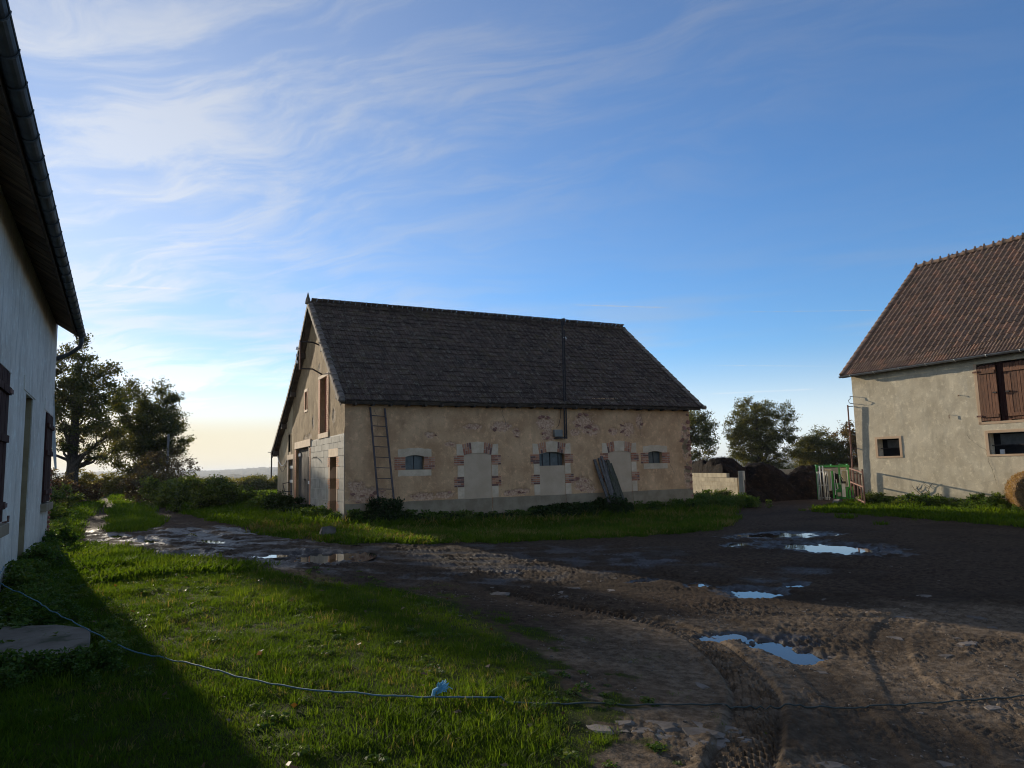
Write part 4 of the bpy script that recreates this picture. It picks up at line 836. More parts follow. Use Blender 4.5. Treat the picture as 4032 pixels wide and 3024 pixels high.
# small door
sd = MB().box(.11, .15, 9.02, 10.13, .05, 2.17).build('door', M['darkwood'], barn); v = 9.03
while v < 10.05:
    MB().box(.08+random.uniform(-.006, .006), .108, v, v+.17, .1, 1.98+random.uniform(-.03, .03)).build('plank', M['doorwood'], sd); v += .18
for z in (.55, 1.25, 1.86): MB().box(.04, .078, 9.05, 10.08, z-.06, z+.06).build('ledge_board', M['galv' if z > 1 else 'oldwood'], sd)
MB().tube([(.03, 10.0, 1.2), (-.25, 10.05, 1.15), (-.25, 9.6, .82), (.0, 9.3, .8)], .02, 6).build('handle_bar', M['iron'], sd)
for v0, v1 in ((8.86, 8.995), (10.155, 10.42)): MB().box(-.018, .12, v0, v1, -.3, 2.19).build('door_jamb', M['limestone'], barn)
MB().box(-.02, .12, 8.84, 10.44, 2.19, 2.40).build('lintel', M['limestone'], barn, bevel=.006)
MB().box(.25, .28, 9.5, 10.3, 2.45, 3.4).build('window', M['dark'], barn)  # near-black sheet in the opening, its colour standing in for inside shade
for v0, v1 in ((9.46, 9.6), (10.2, 10.36)): MB().box(-.015, .1, v0, v1, 2.42, 3.32).build('window_jamb', M['gable_pale'], barn)
o = jm.build('brickwork', M['brick'], barn); tag(o, 'pale sunlit brick jambs of the gable openings', kind='stuff')
o = jb.build('brick_infill', M['brick_dark'], barn); tag(o, 'dark red brick filling of the gable openings', kind='stuff')
# other two walls
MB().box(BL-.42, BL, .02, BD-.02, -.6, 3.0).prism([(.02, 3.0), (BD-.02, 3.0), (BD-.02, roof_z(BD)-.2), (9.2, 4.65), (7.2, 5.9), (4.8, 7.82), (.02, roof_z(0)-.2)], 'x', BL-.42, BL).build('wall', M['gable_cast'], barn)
MB().box(.05, BL-.05, BD-.4, BD, -.6, 2.6).build('wall', M['gable_pale'], barn)
# stones of the right-hand corner
random.seed(31)
for k in range(14):
    z = -.0+k*.27; s = random.uniform(.18, .3); o = bpy.data.objects.new('stone', random.choice(STN)); link(o, barn); o.location = (BL-.08+random.uniform(-.03, .03), .0, z+.3); o.scale = (s, .06, s*.7)
# ---- roof
VX0, VX1 = -.25, BL+.45
roofm = MB()
for (p, q) in zip(RP[:-1], RP[1:]):
    dx, dz = q[0]-p[0], q[1]-p[1]; l = math.hypot(dx, dz); nx, nz = dz/l, -dx/l
    roofm.add([(x, p[0]+nx*t, p[1]+nz*t) for x in (VX0+.06, VX1-.06) for t in (.05, .16)]+[(x, q[0]+nx*t, q[1]+nz*t) for x in (VX0+.06, VX1-.06) for t in (.05, .16)], [(0, 1, 3, 2), (4, 6, 7, 5), (0, 2, 6, 4), (1, 5, 7, 3), (0, 4, 5, 1), (2, 3, 7, 6)]) if q[0] <= 4.81 else roofm.add([(x, p[0]-nx*t*-1, p[1]+nz*t) for x in (VX0+.06, VX1-.06) for t in (.05, .16)]+[(x, q[0]+nx*t, q[1]+nz*t) for x in (VX0+.06, VX1-.06) for t in (.05, .16)], [(0, 1, 3, 2), (4, 6, 7, 5), (0, 2, 6, 4), (1, 5, 7, 3), (0, 4, 5, 1), (2, 3, 7, 6)])
roof = roofm.build('roof', M['darkwood'], barn)
def tile_profile_mesh(name, mat, prof, length, thick, seed, rag=.0):
    """one interlocking tile: profile across (x, height), running up the slope along +y, butt end at y=0"""
    rng = random.Random(seed); n = len(prof); V = []
    for y, dz in ((0, .0), (length, 0)):
        for x, h in prof: V.append((x, y+rng.uniform(-rag, rag), h+dz))
    for x, h in prof: V.append((x, 0, h-thick))
    F = [(i, i+1, n+i+1, n+i) for i in range(n-1)]+[(2*n+i, 2*n+i+1, i+1, i) for i in range(n-1)]
    F += [(2*n, 0, n), (n-1, 3*n-1, 2*n-1)]
    me = bpy.data.meshes.new(name); me.from_pydata(V, [], F); me.materials.append(mat); me.update(); return me
PROF_OLD = [(0, .010), (.022, .032), (.048, .010), (.075, .0), (.10, .012), (.128, .012), (.15, .0), (.185, .004), (.215, .012)]
TILE_OLD = [tile_profile_mesh('roof_tile', M['tile_old'], [(x, h+random.Random(i*9+k).uniform(-.004, .004)) for k, (x, h) in enumerate(PROF_OLD)], .40, .034, i, .008) for i in range(4)]
def lay_tiles(roof_obj, p, q, x0, x1, tw, gauge, meshes, mat, name, limit, cam_local, seed, jit=1.0, skip_first=0):
    """tiles on the slope from eave point p=(y,z) to ridge q, along local x; the nearest 'limit' become parts of their own, the rest one mesh"""
    rng = np.random.default_rng(seed); dy, dz = q[0]-p[0], q[1]-p[1]; L = math.hypot(dy, dz); pit = math.atan2(dz, dy)
    ex, es = Vector((1, 0, 0)), Vector((0, dy/L, dz/L)); en = ex.cross(es)
    spots = []; rows_ = int(L/gauge)
    for r in range(rows_+1):
        s = r*gauge; off = (r % 2)*tw*.5*0; x = x0+off; sag = .012*math.sin(r*1.7)
        while x < x1-.05:
            s_ = s+jit*rng.normal(0, .006)+.02*math.sin(x*.8+r)*jit*.4; h = .012+jit*rng.normal(0, .004)+jit*.03*float(fbm(np.array([x*.35]), np.array([s*.5]), 2, seed)[0])
            if s_ < L-.12: spots.append((x+rng.normal(0, .004)*jit, s_, h, rng.normal(0, .012)*jit, rng.normal(0, .010)*jit, int(rng.integers(len(meshes))), rng.random()))
            x += tw
    mats_ = []
    for x, s, h, a, b, k, rn in spots:
        o = Vector((x, p[0], p[1]))+es*s+en*h
        Mx = Matrix((( ex.x, es.x, en.x), (ex.y, es.y, en.y), (ex.z, es.z, en.z)))@Matrix.Rotation(a, 3, 'Z')@Matrix.Rotation(-.075+b, 3, 'X')
        mats_.append((o, Mx, k, rn))
    d = [(m[0]-cam_local).length for m in mats_]; order = np.argsort(d)[:limit]; near = set(order.tolist()); V, F, R = [], [], []
    base = [(np.array([v.co[:] for v in me.vertices]), [tuple(pl.vertices) for pl in me.polygons]) for me in meshes]
    nv = 0
    for i, (o, Mx, k, rn) in enumerate(mats_):
        if i in near:
            ob = bpy.data.objects.new(name, meshes[k]); link(ob, roof_obj); ob.location = o; ob.rotation_euler = Mx.to_euler()
        else:
            bv, bf = base[k]; V.append(bv@np.array(Mx).T+np.array(o)); F += [tuple(nv+t for t in f) for f in bf]; nv += len(bv); R.append(np.full(len(bv), rn))
    if V:
        me = bpy.data.meshes.new(name+'s_beyond'); me.from_pydata(np.concatenate(V).tolist(), [], F); me.materials.append(mat)
        at = me.attributes.new('rnd', 'FLOAT', 'POINT'); at.data.foreach_set('value', np.concatenate(R).astype(np.float32)); me.update()
        o = mobj(name, me, roof_obj); tag(o, kind='stuff')
camL = Vector((-BX, -BY, EYE))
lay_tiles(roof, RP[0], RP[1], VX0+.16, VX1-.1, .215, .328, TILE_OLD, M['tile_old'], 'roof_tile', 300, camL, 4)
PLAIN = [tile_profile_mesh('roof_tile', M['tile_old'], [(0, .03), (.05, .0), (.16, .0), (.215, .012)], .42, .03, 9)]
def lay_back(p, q, s):
    # rear slopes face away: mirrored so that +y runs up the slope
    e = Matrix.Rotation(math.pi, 4, 'Z'); h = empty('roof_back', (0, 0, 0)); bpy.data.objects.remove(h)
    dy, dz = q[0]-p[0], q[1]-p[1]; L = math.hypot(dy, dz); es = Vector((0, dy/L, dz/L)); ex = Vector((-1, 0, 0)); en = ex.cross(es); bv = np.array([v.co[:] for v in PLAIN[0].vertices]); bf = [tuple(f.vertices) for f in PLAIN[0].polygons]
    V, F, R = [], [], []; nv = 0; rng = np.random.default_rng(s)
    for r in range(int(L/.328)+1):
        x = VX1-.1
        while x > VX0+.2:
            Mx = np.array(Matrix((( ex.x, es.x, en.x), (ex.y, es.y, en.y), (ex.z, es.z, en.z)))@Matrix.Rotation(-.045+rng.normal(0, .01), 3, 'X')); o = np.array(Vector((x, p[0], p[1]))+es*(r*.328)+en*.012)
            V.append(bv@Mx.T+o); F += [tuple(nv+t for t in f) for f in bf]; nv += len(bv); R.append(np.full(len(bv), rng.random())); x -= .215
    return V, F, R
VV, FF, RR = [], [], []; nv = 0
for (p, q, s) in ((RP[4], RP[3], 61), (RP[3], RP[2], 62), (RP[2], RP[1], 63)):
    v, f, r = lay_back(p, q, s); VV += v; FF += [tuple(nv+t for t in g_) for g_ in f]; nv += sum(len(a) for a in v); RR += r
me = bpy.data.meshes.new('rear_tiles'); me.from_pydata(np.concatenate(VV).tolist(), [], FF); me.materials.append(M['tile_old']); at = me.attributes.new('rnd', 'FLOAT', 'POINT'); at.data.foreach_set('value', np.concatenate(RR).astype(np.float32)); me.update()
tag(mobj('roof_tile', me, roof), kind='stuff')
# verge tiles: a roll on top and a scalloped flap hanging over the gable
def verge_mesh(seed):
    rng = random.Random(seed); m = MB(); L = .38; sec = [(.17, .02), (.12, .055), (.06, .06), (.0, .05), (-.015, .0), (-.012, -.10)]
    V = []
    for y in (0, .12, .25, L):
        dip = -.05*math.sin(math.pi*min(1, y/.3)) if y < .3 else 0
        V += [(x, y+rng.uniform(-.005, .005), z+(dip if i == 5 else 0)+(.012 if y == 0 else 0)) for i, (x, z) in enumerate(sec)]
    n = len(sec); F = [(k*n+i, k*n+i+1, (k+1)*n+i+1, (k+1)*n+i) for k in range(3) for i in range(n-1)]
    F += [tuple(range(n))]
    me = bpy.data.meshes.new('verge_tile'); me.from_pydata(V, [], F); me.materials.append(M['tile_edge']); me.update()
    bm = bmesh.new(); bm.from_mesh(me); r = bmesh.ops.solidify(bm, geom=bm.faces[:], thickness=.016); bmesh.ops.recalc_face_normals(bm, faces=bm.faces); bm.to_mesh(me); bm.free(); return me
VT = [verge_mesh(i) for i in range(3)]
def lay_verge(p, q, x, gauge=.335, flip=False, parent=roof):
    dy, dz = q[0]-p[0], q[1]-p[1]; L = math.hypot(dy, dz); es = Vector((0, dy/L, dz/L)); ex = Vector((-1 if flip else 1, 0, 0)); en = Vector((1, 0, 0)).cross(es) if es.y > 0 else Vector((-1, 0, 0)).cross(es)
    for k in range(int(L/gauge)+1):
        s = k*gauge
        if s > L-.15: break
        o = bpy.data.objects.new('verge_tile', VT[k % 3]); link(o, parent); P = Vector((x, p[0], p[1]))+es*s+en*(.02+.004*math.sin(k*2.3))
        Mx = Matrix(((ex.x, es.x, en.x), (ex.y, es.y, en.y), (ex.z, es.z, en.z))).to_4x4()@Matrix.Rotation(-.06+.02*math.sin(k*1.9), 4, 'X'); o.matrix_local = Matrix.Translation(P)@Mx
for x, fl in ((VX0, False), (VX1, True)):
    lay_verge(RP[0], RP[1], x, flip=fl); lay_verge(RP[4], RP[3], x, flip=fl); lay_verge(RP[3], RP[2], x, flip=fl); lay_verge(RP[2], RP[1], x, flip=fl)
# rolled end of the verge at the eave
for x in (VX0+.02, VX1-.02): MB().tube([(x-.03, RP[0][0]-.02, RP[0][1]-.02), (x+.13, RP[0][0]-.02, RP[0][1]-.02)], .085, 12).build('verge_roll', M['tile_edge'], roof, smooth=True)
def ridge_mesh(mat, r=.125, L=.36):
    m = MB(); V = []; n = 8
    for (y, rr) in ((0, r*1.18), (.06, r*1.18), (.065, r), (L, r*.96)):
        V += [(y, rr*math.cos(t)*1.1, rr*math.sin(t)) for t in np.linspace(-.25, math.pi+.25, n)]
    m.add(V, [(k*n+i, k*n+i+1, (k+1)*n+i+1, (k+1)*n+i) for k in range(3) for i in range(n-1)]+[tuple(range(n))]); return m.mesh('ridge_tile', mat, smooth=False)
RM = ridge_mesh(M['tile_old'])
x = VX0; k = 0
while x < VX1-.2:
    o = bpy.data.objects.new('ridge_tile', RM); link(o, roof); o.location = (x, RP[1][0], RP[1][1]-.035+.012*math.sin(k*.9)); o.rotation_euler = (0, random.uniform(-.02, .02), random.uniform(-.02, .02)); x += .345; k += 1
MB().tube([(VX0, 4.8, 8.05), (VX0, 4.8, 8.22), (VX0, 4.8, 8.32), (VX0, 4.8, 8.50)], [.11, .09, .055, .012], 8).build('finial', M['tile_edge'], roof, smooth=True)
# rafter tails under the eave, purlin ends under the gable overhang
for k in range(24):
    u = .25+k*.59; MB().box(u, u+.07, -.30, .05, 3.70, 3.80, M=Matrix.Translation((0, 0, .0))).build('rafter_tail', M['darkwood'], roof)
for v in (.25, 2.6, 4.8, 6.6, 8.6, 10.8, 12.9):
    z = float(roof_z(v))-.30; MB().box(VX0+.03, .1, v-.10, v+.10, z-.12, z+.10).build('purlin_end', M['darkwood'], roof, bevel=.01)
for (p, q) in ((RP[1], RP[2]), (RP[2], RP[3]), (RP[3], RP[4]), (RP[0], RP[1])): MB().beam((VX0+.05, p[0], p[1]-.13), (VX0+.05, q[0], q[1]-.13), .03, .15).build('barge_board', M['darkwood'], roof)
# wire bracket with insulators on the gable
for z, zz in ((6.30, 6.15), (5.32, 5.10)): MB().tube([(.05, 3.35, zz), (-.35, 3.35, z), (-.80, 3.35, z)], .028, 6).build('bracket_arm', M['iron'], barn)
MB().tube([(-.80, 3.35, 5.28), (-.80, 3.35, 6.36)], .025, 6).build('bracket_bar', M['rust'], barn)
for z in (5.55, 5.80, 6.05): MB().tube([(-.80, 3.35, z), (-.90, 3.35, z)], .012, 5).build('insulator_pin', M['iron'], barn); MB().tube([(-.90, 3.35, z-.05), (-.90, 3.35, z-.01), (-.90, 3.35, z+.03), (-.90, 3.35, z+.06)], [.045, .05, .035, .02], 8).build('insulator', M['insul'], barn, smooth=True)
cb = [(-.05, 10.4+2.5*t, 2.2-1.5*t*(1-t)+.25*t) for t in np.linspace(0, 1, 14)]; MB().tube(cb, .02, 5).build('cable', M['white'], barn); MB().tube([(-.04, 10.4+2.2*t, 2.15-1.9*t*(1-t)) for t in np.linspace(0, 1, 12)], .010, 5).build('cable', M['iron'], barn)
MB().tube([(.0, 4.17, 2.16), (-.14, 4.17, 2.16), (-.16, 4.17, 2.12)], .02, 6).build('wall_hook', M['iron'], barn)

# ------------------------------------------------------------------ right-hand barn
rb = empty('barn', (26.3, 20.0, 0), R_(-1.3), 'grey cement rendered hay barn with red tiled roof and brown loft doors', 'barn')
RL = 11.5
RH = [(-1.94, -.98, 1.68, 2.365), (-7.2, -5.33, 1.64, 2.38), (-6.86, -5.16, 2.78, 4.83)]
wall_grid('wall', 'y', -RL, 0, -.5, 5.35, RH, M['grey_render'], rb, .07, disp=.006, seed=15, damp=lambda A, Z: (1-ss(-.1, .5, Z))*.7)
MB().prism([(0.0, -.5), (10.7, -.5), (10.7, 5.0), (5.35, 10.1), (0.0, 5.0)], 'y', -.4, .0).build('gable_wall', M['grey_render'], rb)
MB().prism([(0.0, -.5), (10.7, -.5), (10.7, 5.0), (5.35, 10.1), (0.0, 5.0)], 'y', -RL, -RL+.4).build('gable_wall', M['grey_render'], rb); MB().box(10.3, 10.7, -RL+.4, -.4, -.5, 5.0).build('wall', M['grey_render'], rb)
for (v0, v1, z0, z1) in RH[:2]:
    f = MB()
    for a, b, c, d in ((v0-.10, v0, z0-.07, z1+.09), (v1, v1+.10, z0-.07, z1+.09), (v0, v1, z1, z1+.09), (v0, v1, z0-.07, z0)): f.box(-.018, .10, a, b, c, d)
    w = f.build('window', M['infill'], rb)
    MB().box(.30, .33, v0-.02, v1+.02, z0-.02, z1+.02).build('pane', M['dark'], w); MB().box(.16, .20, v0, v1, z0+.30, z0+.33).build('glazing_bar', M['iron'], w)  # the deeper pane is a near-black sheet, interior shade put into its colour
    MB().box(.26, .29, v0+.05, v1-.25, z0+.33, z1-.05).build('pane', M['glass'], w)
MB().box(.12, .20, -5.72, -5.60, 1.65, 1.80).build('ledge_block', M['white'], rb)
# loft doors: planks with ledges, the left leaf a little open
random.seed(22)
for k, (a, b, xo) in enumerate(((-5.80, -5.17, -.02), (-6.85, -6.04, .03))):
    d = MB().box(xo+.045, xo+.07, a+.01, b-.01, 2.80, 4.78).build('loft_door', M['brownwood'], rb); v = a
    n = 6 if k == 0 else 8; w = (b-a)/n
    for i in range(n): MB().box(xo+random.uniform(-.004, .004), xo+.044, a+w*i+.004, a+w*(i+1)-.004, 2.80+random.uniform(-.02, .02), 4.76+random.uniform(-.035, .01)).build('plank', M['shutter'], d)
    for z in (2.98, 4.52): MB().box(xo-.035, xo-.006, a+.02, b-.02, z-.055, z+.055).build('ledge_board', M['shutter'], d)
    MB().box(xo-.05, xo-.006, b-.14 if k else a+.02, b-.02 if k else a+.14, 3.75, 3.80).build('latch', M['iron'], d)
    for z in (2.98, 4.55): MB().box(xo-.06, xo-.037, (b-.05 if k == 0 else a-.1), (b+.12 if k == 0 else a+.1), z-.03, z+.03).build('hinge', M['rust'], d)
MB().box(.10, .14, -6.06, -5.78, 2.79, 4.82).build('loft_gap_shade', M['brownwood'], rb)  # dark board fills the gap between the leaves, standing in for loft shade
MB().box(.34, .36, -6.84, -5.18, 2.79, 4.83).build('loft_dark', M['dark'], rb)  # near-black backing stands in for the unlit loft
MB().box(-.012, .06, -5.16, -5.06, 2.70, 4.86).build('door_surround', M['infill'], rb); MB().box(-.012, .06, -6.96, -5.06, 2.69, 2.775).build('door_surround', M['infill'], rb)
for v, z in ((-4.45, 3.80), (-4.05, 3.12)): MB().tube([(.02, v, z), (-.06, v, z), (-.065, v, z-.04 if z > 3.5 else z-.13)], .012, 5).build('wall_hook', M['rust'], rb)
MB().tube([(.0, .0, 4.2), (-.12, .03, 4.22), (-.13, .03, 4.1)], .015, 5).build('wall_hook', M['iron'], rb); MB().tube([(.0, .0, 3.9), (-.1, .03, 3.92)], .015, 5).build('wall_hook', M['iron'], rb); MB().tube([(-.12, .03, 4.12), (-.2, .06, 4.05), (-.17, .06, 3.95), (-.1, .03, 3.9)], .012, 5).build('cable', M['iron'], rb)
crack([(-4.6, 2.35), (-4.85, 2.05), (-5.2, 1.8), (-5.3, 1.3), (-5.45, .6)], .006, rb, 'y', M['iron']); crack([(0, 3.28), (-1.2, 3.3), (-2.6, 3.2), (-4.9, 3.25)], .003, rb, 'y', M['cement']); crack([(-3.0, 1.75), (-3.5, 1.72), (-3.7, 1.85)], .004, rb, 'y', M['iron']); crack([(-5.4, .75), (-4.9, .62), (-4.3, .55)], .006, rb, 'y', M['iron'])
# roof: local frame turned so that tile rows run along the wall (helper frame: x along -y of the barn, y into the barn)
rr_ = MB(); E0, E1 = (-.28, 5.10), (5.32, 10.40)
dy, dz = E1[0]-E0[0], E1[1]-E0[1]; L_ = math.hypot(dy, dz); nx, nz = dz/L_, -dy/L_
rr_.prism([(E0[0]+nx*.05, E0[1]+nz*.05), (E1[0], E1[1]-.06), (E1[0], E1[1]-.2), (E0[0]+nx*.13, E0[1]+nz*.13)], 'y', -RL-.2, .28).prism([(E1[0], E1[1]-.06), (10.95, 5.06), (10.9, 4.95), (E1[0], E1[1]-.2)], 'y', -RL-.2, .28)
rroof = rr_.build('roof', M['darkwood'], rb)
frame = Matrix(((0, 1, 0), (-1, 0, 0), (0, 0, 1)))      # helper -> barn axes
rroof.rotation_euler = (0, 0, 0)
PROF_RED = [(0, .0), (.014, .042), (.052, .042), (.068, .0), (.120, .0), (.134, .038), (.172, .038), (.188, .0), (.25, .004)]
PROF_ONE = [(0, .0), (.016, .046), (.066, .046), (.084, .0), (.16, -.004), (.25, .004)]
TILE_RED = [tile_profile_mesh('roof_tile', M['tile_red'], [(x, h+random.Random(i*5+k).uniform(-.002, .002)) for k, (x, h) in enumerate(PROF_RED)], .41, .030, 20+i, .004) for i in range(3)]
def hollow_tile(name, mat, seed):
    """ribbed tile with a raised lozenge in the middle of the pan"""
    me = tile_profile_mesh(name, mat, PROF_ONE, .41, .03, seed)
    V = [v.co[:] for v in me.vertices]; F = [tuple(p.vertices) for p in me.polygons]; b = len(V)
    V += [(.130, .07, .0), (.165, .14, .045), (.200, .07, .0), (.165, .015, .034), (.165, .27, .0)]; F += [(b, b+3, b+1), (b+3, b+2, b+1), (b+1, b+4, b), (b+2, b+4, b+1)]
    m2 = bpy.data.meshes.new(name); m2.from_pydata(V, [], F); m2.materials.append(mat); m2.update(); return m2
TILE_RED += [hollow_tile('roof_tile', M['tile_red'], 33), hollow_tile('roof_tile', M['tile_red'], 34)]
def lay_red():
    rng = np.random.default_rng(44); es = Vector((dy/L_, 0, dz/L_)); ex = Vector((0, -1, 0)); en = ex.cross(es)
    camR = Matrix.Rotation(R_(1.3), 3, 'Z')@(Vector((0, 0, EYE))-Vector((26.3, 20.0, 0)))
    base = [(np.array([v.co[:] for v in me.vertices]), [tuple(pl.vertices) for pl in me.polygons]) for me in TILE_RED]; spots = []
    gauge, tw = .345, .25
    for r in range(int(L_/gauge)+1):
        x = -.22
        while x < 9.6:
            s = r*gauge+rng.normal(0, .004)
            if s < L_-.12: spots.append((Vector((E0[0], -x, E0[1]))+es*s+en*(.012+rng.normal(0, .003)+.02*float(fbm(np.array([x*.4]), np.array([s*.5]), 2, 3)[0])), rng.normal(0, .008), rng.normal(0, .008), int(rng.integers(0, 3)) if r < 2 else int(rng.integers(3, 5)), rng.random()))
            x += tw
    near = set(np.argsort([(p[0]-camR).length+(1e3 if p[0].y < -7.4 else 0) for p in spots])[:300].tolist()); V, F, R = [], [], []; nv = 0
    for i, (P, a, b, k, rn) in enumerate(spots):
        Mx = Matrix(((ex.x, es.x, en.x), (ex.y, es.y, en.y), (ex.z, es.z, en.z)))@Matrix.Rotation(a, 3, 'Z')@Matrix.Rotation(-.07+b, 3, 'X')
        if i in near:
            o = bpy.data.objects.new('roof_tile', TILE_RED[k]); link(o, rroof); o.location = P; o.rotation_euler = Mx.to_euler()
        else:
            bv, bf = base[k]; V.append(bv@np.array(Mx).T+np.array(P)); F += [tuple(nv+t for t in f) for f in bf]; nv += len(bv); R.append(np.full(len(bv), rn))
    me = bpy.data.meshes.new('red_tiles'); me.from_pydata(np.concatenate(V).tolist(), [], F); me.materials.append(M['tile_red']); at = me.attributes.new('rnd', 'FLOAT', 'POINT'); at.data.foreach_set('value', np.concatenate(R).astype(np.float32)); me.update()
    tag(mobj('roof_tile', me, rroof), kind='stuff')
    RMr = ridge_mesh(M['tile_red'], .13, .40); y = .28; k = 0
    while y > -9.5:
        o = bpy.data.objects.new('ridge_tile', RMr); link(o, rroof); o.location = (E1[0], y, E1[1]-.03+.01*math.sin(k*1.3)); o.rotation_euler = (0, 0, -math.pi/2+random.uniform(-.02, .02)); y -= .385; k += 1
        MB().tube([(E1[0], y+.36, E1[1]+.11), (E1[0], y+.36, E1[1]+.20)], [.05, .035], 6).build('ridge_knob', M['tile_red'], rroof)
    for k in range(int(L_/.345)):
        P = Vector((E0[0], .30, E0[1]))+es*(k*.345)+en*.03; o = bpy.data.objects.new('verge_tile', VTR[k % 2]); link(o, rroof)
        o.matrix_local = Matrix.Translation(P)@Matrix(((0, es.x, en.x), (-1, es.y, en.y), (0, es.z, en.z))).to_4x4()@Matrix.Rotation(-.06, 4, 'X')
VTR = []
for i in range(2):
    me = VT[i].copy(); me.materials.clear(); me.materials.append(M['tile_red']); VTR.append(me)
lay_red()
def gutter(parent, name, p0, p1, r, mat, bracket_every, brmat, seam_every=0, outward=(-1, 0, 0)):
    """half-round gutter between two points, with its brackets as parts"""
    a, b = Vector(p0), Vector(p1); d = (b-a).normalized(); u = Vector(outward).normalized(); n = 10; V = []
    for q in (a, b):
        for t in np.linspace(0, math.pi, n): V.append(q+u*r*math.cos(t)+Vector((0, 0, -1))*r*math.sin(t))
        for t in np.linspace(math.pi, 0, n): V.append(q+u*(r-.006)*math.cos(t)+Vector((0, 0, -1))*(r-.006)*math.sin(t)+Vector((0, 0, .001)))
    N = 2*n; g_ = MB().add(V, [(i, (i+1) % N, N+(i+1) % N, N+i) for i in range(N)]+[tuple(range(N))[::-1], tuple(range(N, 2*N))])
    g_.tube([a+u*r, b+u*r], .011, 6)
    o = g_.build(name, mat, parent); L = (b-a).length; k = bracket_every*.5
    while k < L:
        q = a+d*k; pts = [q+u*(r+.008)*math.cos(t)+Vector((0, 0, -1))*(r+.008)*math.sin(t) for t in np.linspace(-.15, math.pi+.1, 9)]; MB().tube(pts, .010, 5).build('bracket', brmat, o); k += bracket_every
    return o
gutter(rb, 'gutter', (-.33, .30, 5.07), (-.33, -RL, 5.09), .065, M['zinc'], 1.1, M['galv'])
# shaft and gate of rusty steel at the corner
post = MB().tube([(26.20, 20.22, -.2), (26.19, 20.20, 1.9), (26.165, 20.17, 3.86)], .03, 8).build('gate_post', M['rust']); tag(post, 'tall thin rusty steel post at the corner of the grey barn', 'post')
for z in (1.0, 2.05, 3.8): MB().beam((26.2, 20.2, z), (26.31, 20.02, z), .03, .03).build('wall_bracket', M['rust'], post)
gt = empty('gate', (26.08, 20.25, 0), 0, 'rusty steel bar gate standing open by the corner of the grey barn', 'gate')
H0, H1 = Vector((0, 0, 0)), Vector((-1.55, -1.75, 0)); zt = lambda t, z: z-.14*t
for z in (1.22, .66, .08): MB().beam((0, 0, zt(0, z)), (H1.x, H1.y, zt(1, z)), .05, .05).build('rail', M['rust'], gt)
for t, z1 in ((0.0, 1.24), (.28, 1.18), (.55, 1.15), (.80, 1.12), (1.0, 1.34)): MB().beam((H1.x*t, H1.y*t, zt(t, .0)-(.1 if t == 1 else 0)), (H1.x*t, H1.y*t, zt(t, z1)), .045, .045).build('bar', M['rust'], gt)

# ------------------------------------------------------------------ left-hand house
hs = empty('house', (-2.08, 20.0, 0), R_(1.8), 'whitewashed farmhouse with deep boarded eaves and zinc gutter at the left edge', 'house')
HL = 21.0; HE = .42
HH = [(-9.3, -7.75, 1.0, 3.15), (-5.35, -4.25, -.4, 3.1), (-1.58, -.05, 1.07, 3.08)]
def patch_house(A, Z): return np.clip((1-ss(.0, .28, np.abs(A-HE)+.12*fbm(A*3, Z*3, 3, 4)))*.8*(1-ss(3.6, 3.9, Z)), 0, 1)
def flipw(o):
    o.data.flip_normals(); return o
hw = wall_grid('wall', 'y', -HL, HE, -.5, 5.42, HH, M['house_render'], hs, .09, disp=.010, seed=25, out=1, patch=patch_house, damp=lambda A, Z: (1-ss(.0, .9, Z))*.55)
MB().box(-8.0, -.45, HE-.35, HE-.02, -.5, 5.3).prism([(-8.0, 5.3), (-.4, 5.3), (-4.2, 7.6)], 'y', HE-.35, HE-.02).build('gable_wall', M['house_render'], hs)
MB().box(-8.0, -.45, -HL, -HL+.3, -.5, 5.3).prism([(-8.0, 5.3), (-.4, 5.3), (-4.2, 7.6)], 'y', -HL, -HL+.3).build('gable_wall', M['house_render'], hs); MB().box(-8.3, -8.0, -HL, HE, -.5, 5.3).build('wall', M['house_render'], hs)
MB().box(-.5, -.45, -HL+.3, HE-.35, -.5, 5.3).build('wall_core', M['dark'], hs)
# ochre stone lining of the door recess
for (a, b) in ((-4.252, -4.20), (-5.40, -5.348)): MB().box(-.36, -.02, a-.0, b+.0, -.4, 3.1).build('door_jamb', M['ochre'] if 'ochre' in M else M['limestone'], hs)
MB().box(-.38, -.34, -5.4, -4.2, -.4, 3.12).build('door', M['brownwood'], hs)
for (a, b, z) in ((-5.75, -3.9, 3.11), (-1.95, .30, 3.09), (-9.6, -7.4, 3.16)): MB().box(-.01, .012, a, b, z, z+.24).build('lintel_band', M['house_render'], hs)
random.seed(41)
for (a, b, z0, z1) in (HH[0], HH[2]):
    for (c, d) in ((a, (a+b)/2), ((a+b)/2, b)):
        s = MB().box(-.005, .02, c+.01, d-.01, z0+.03, z1-.02).build('shutter', M['brownwood'], hs); n = 5; w = (d-c-.02)/n
        for i in range(n): MB().box(.02, .036+random.uniform(0, .004), c+.01+w*i+.004, c+.01+w*(i+1)-.004, z0+.03, z1-.02-random.uniform(0, .02)).build('plank', M['brownwood'], s)
        for z in (z0+.25, (z0+z1)/2+.1, z1-.3): MB().box(.036, .07, c+.03, d-.03, z-.05, z+.05).build('ledge_board', M['brownwood'], s)
        MB().box(.07, .085, d-.22 if d == b else c+.02, d+.03 if d == b else c+.24, z1-.33, z1-.27).build('hinge', M['rust'], s); MB().box(.07, .085, d-.22 if d == b else c+.02, d+.03 if d == b else c+.24, z0+.22, z0+.28).build('hinge', M['rust'], s)
    MB().box(-.2, .11, a-.14, b+.14, z0-.16, z0+.0).build('sill', M['cement'], hs, bevel=.008)
MB().tube([(.02, -7.6, 1.0), (.09, -7.6, 1.02), (.09, -7.6, 1.10)], .018, 6).build('shutter_stop', M['rust'], hs)
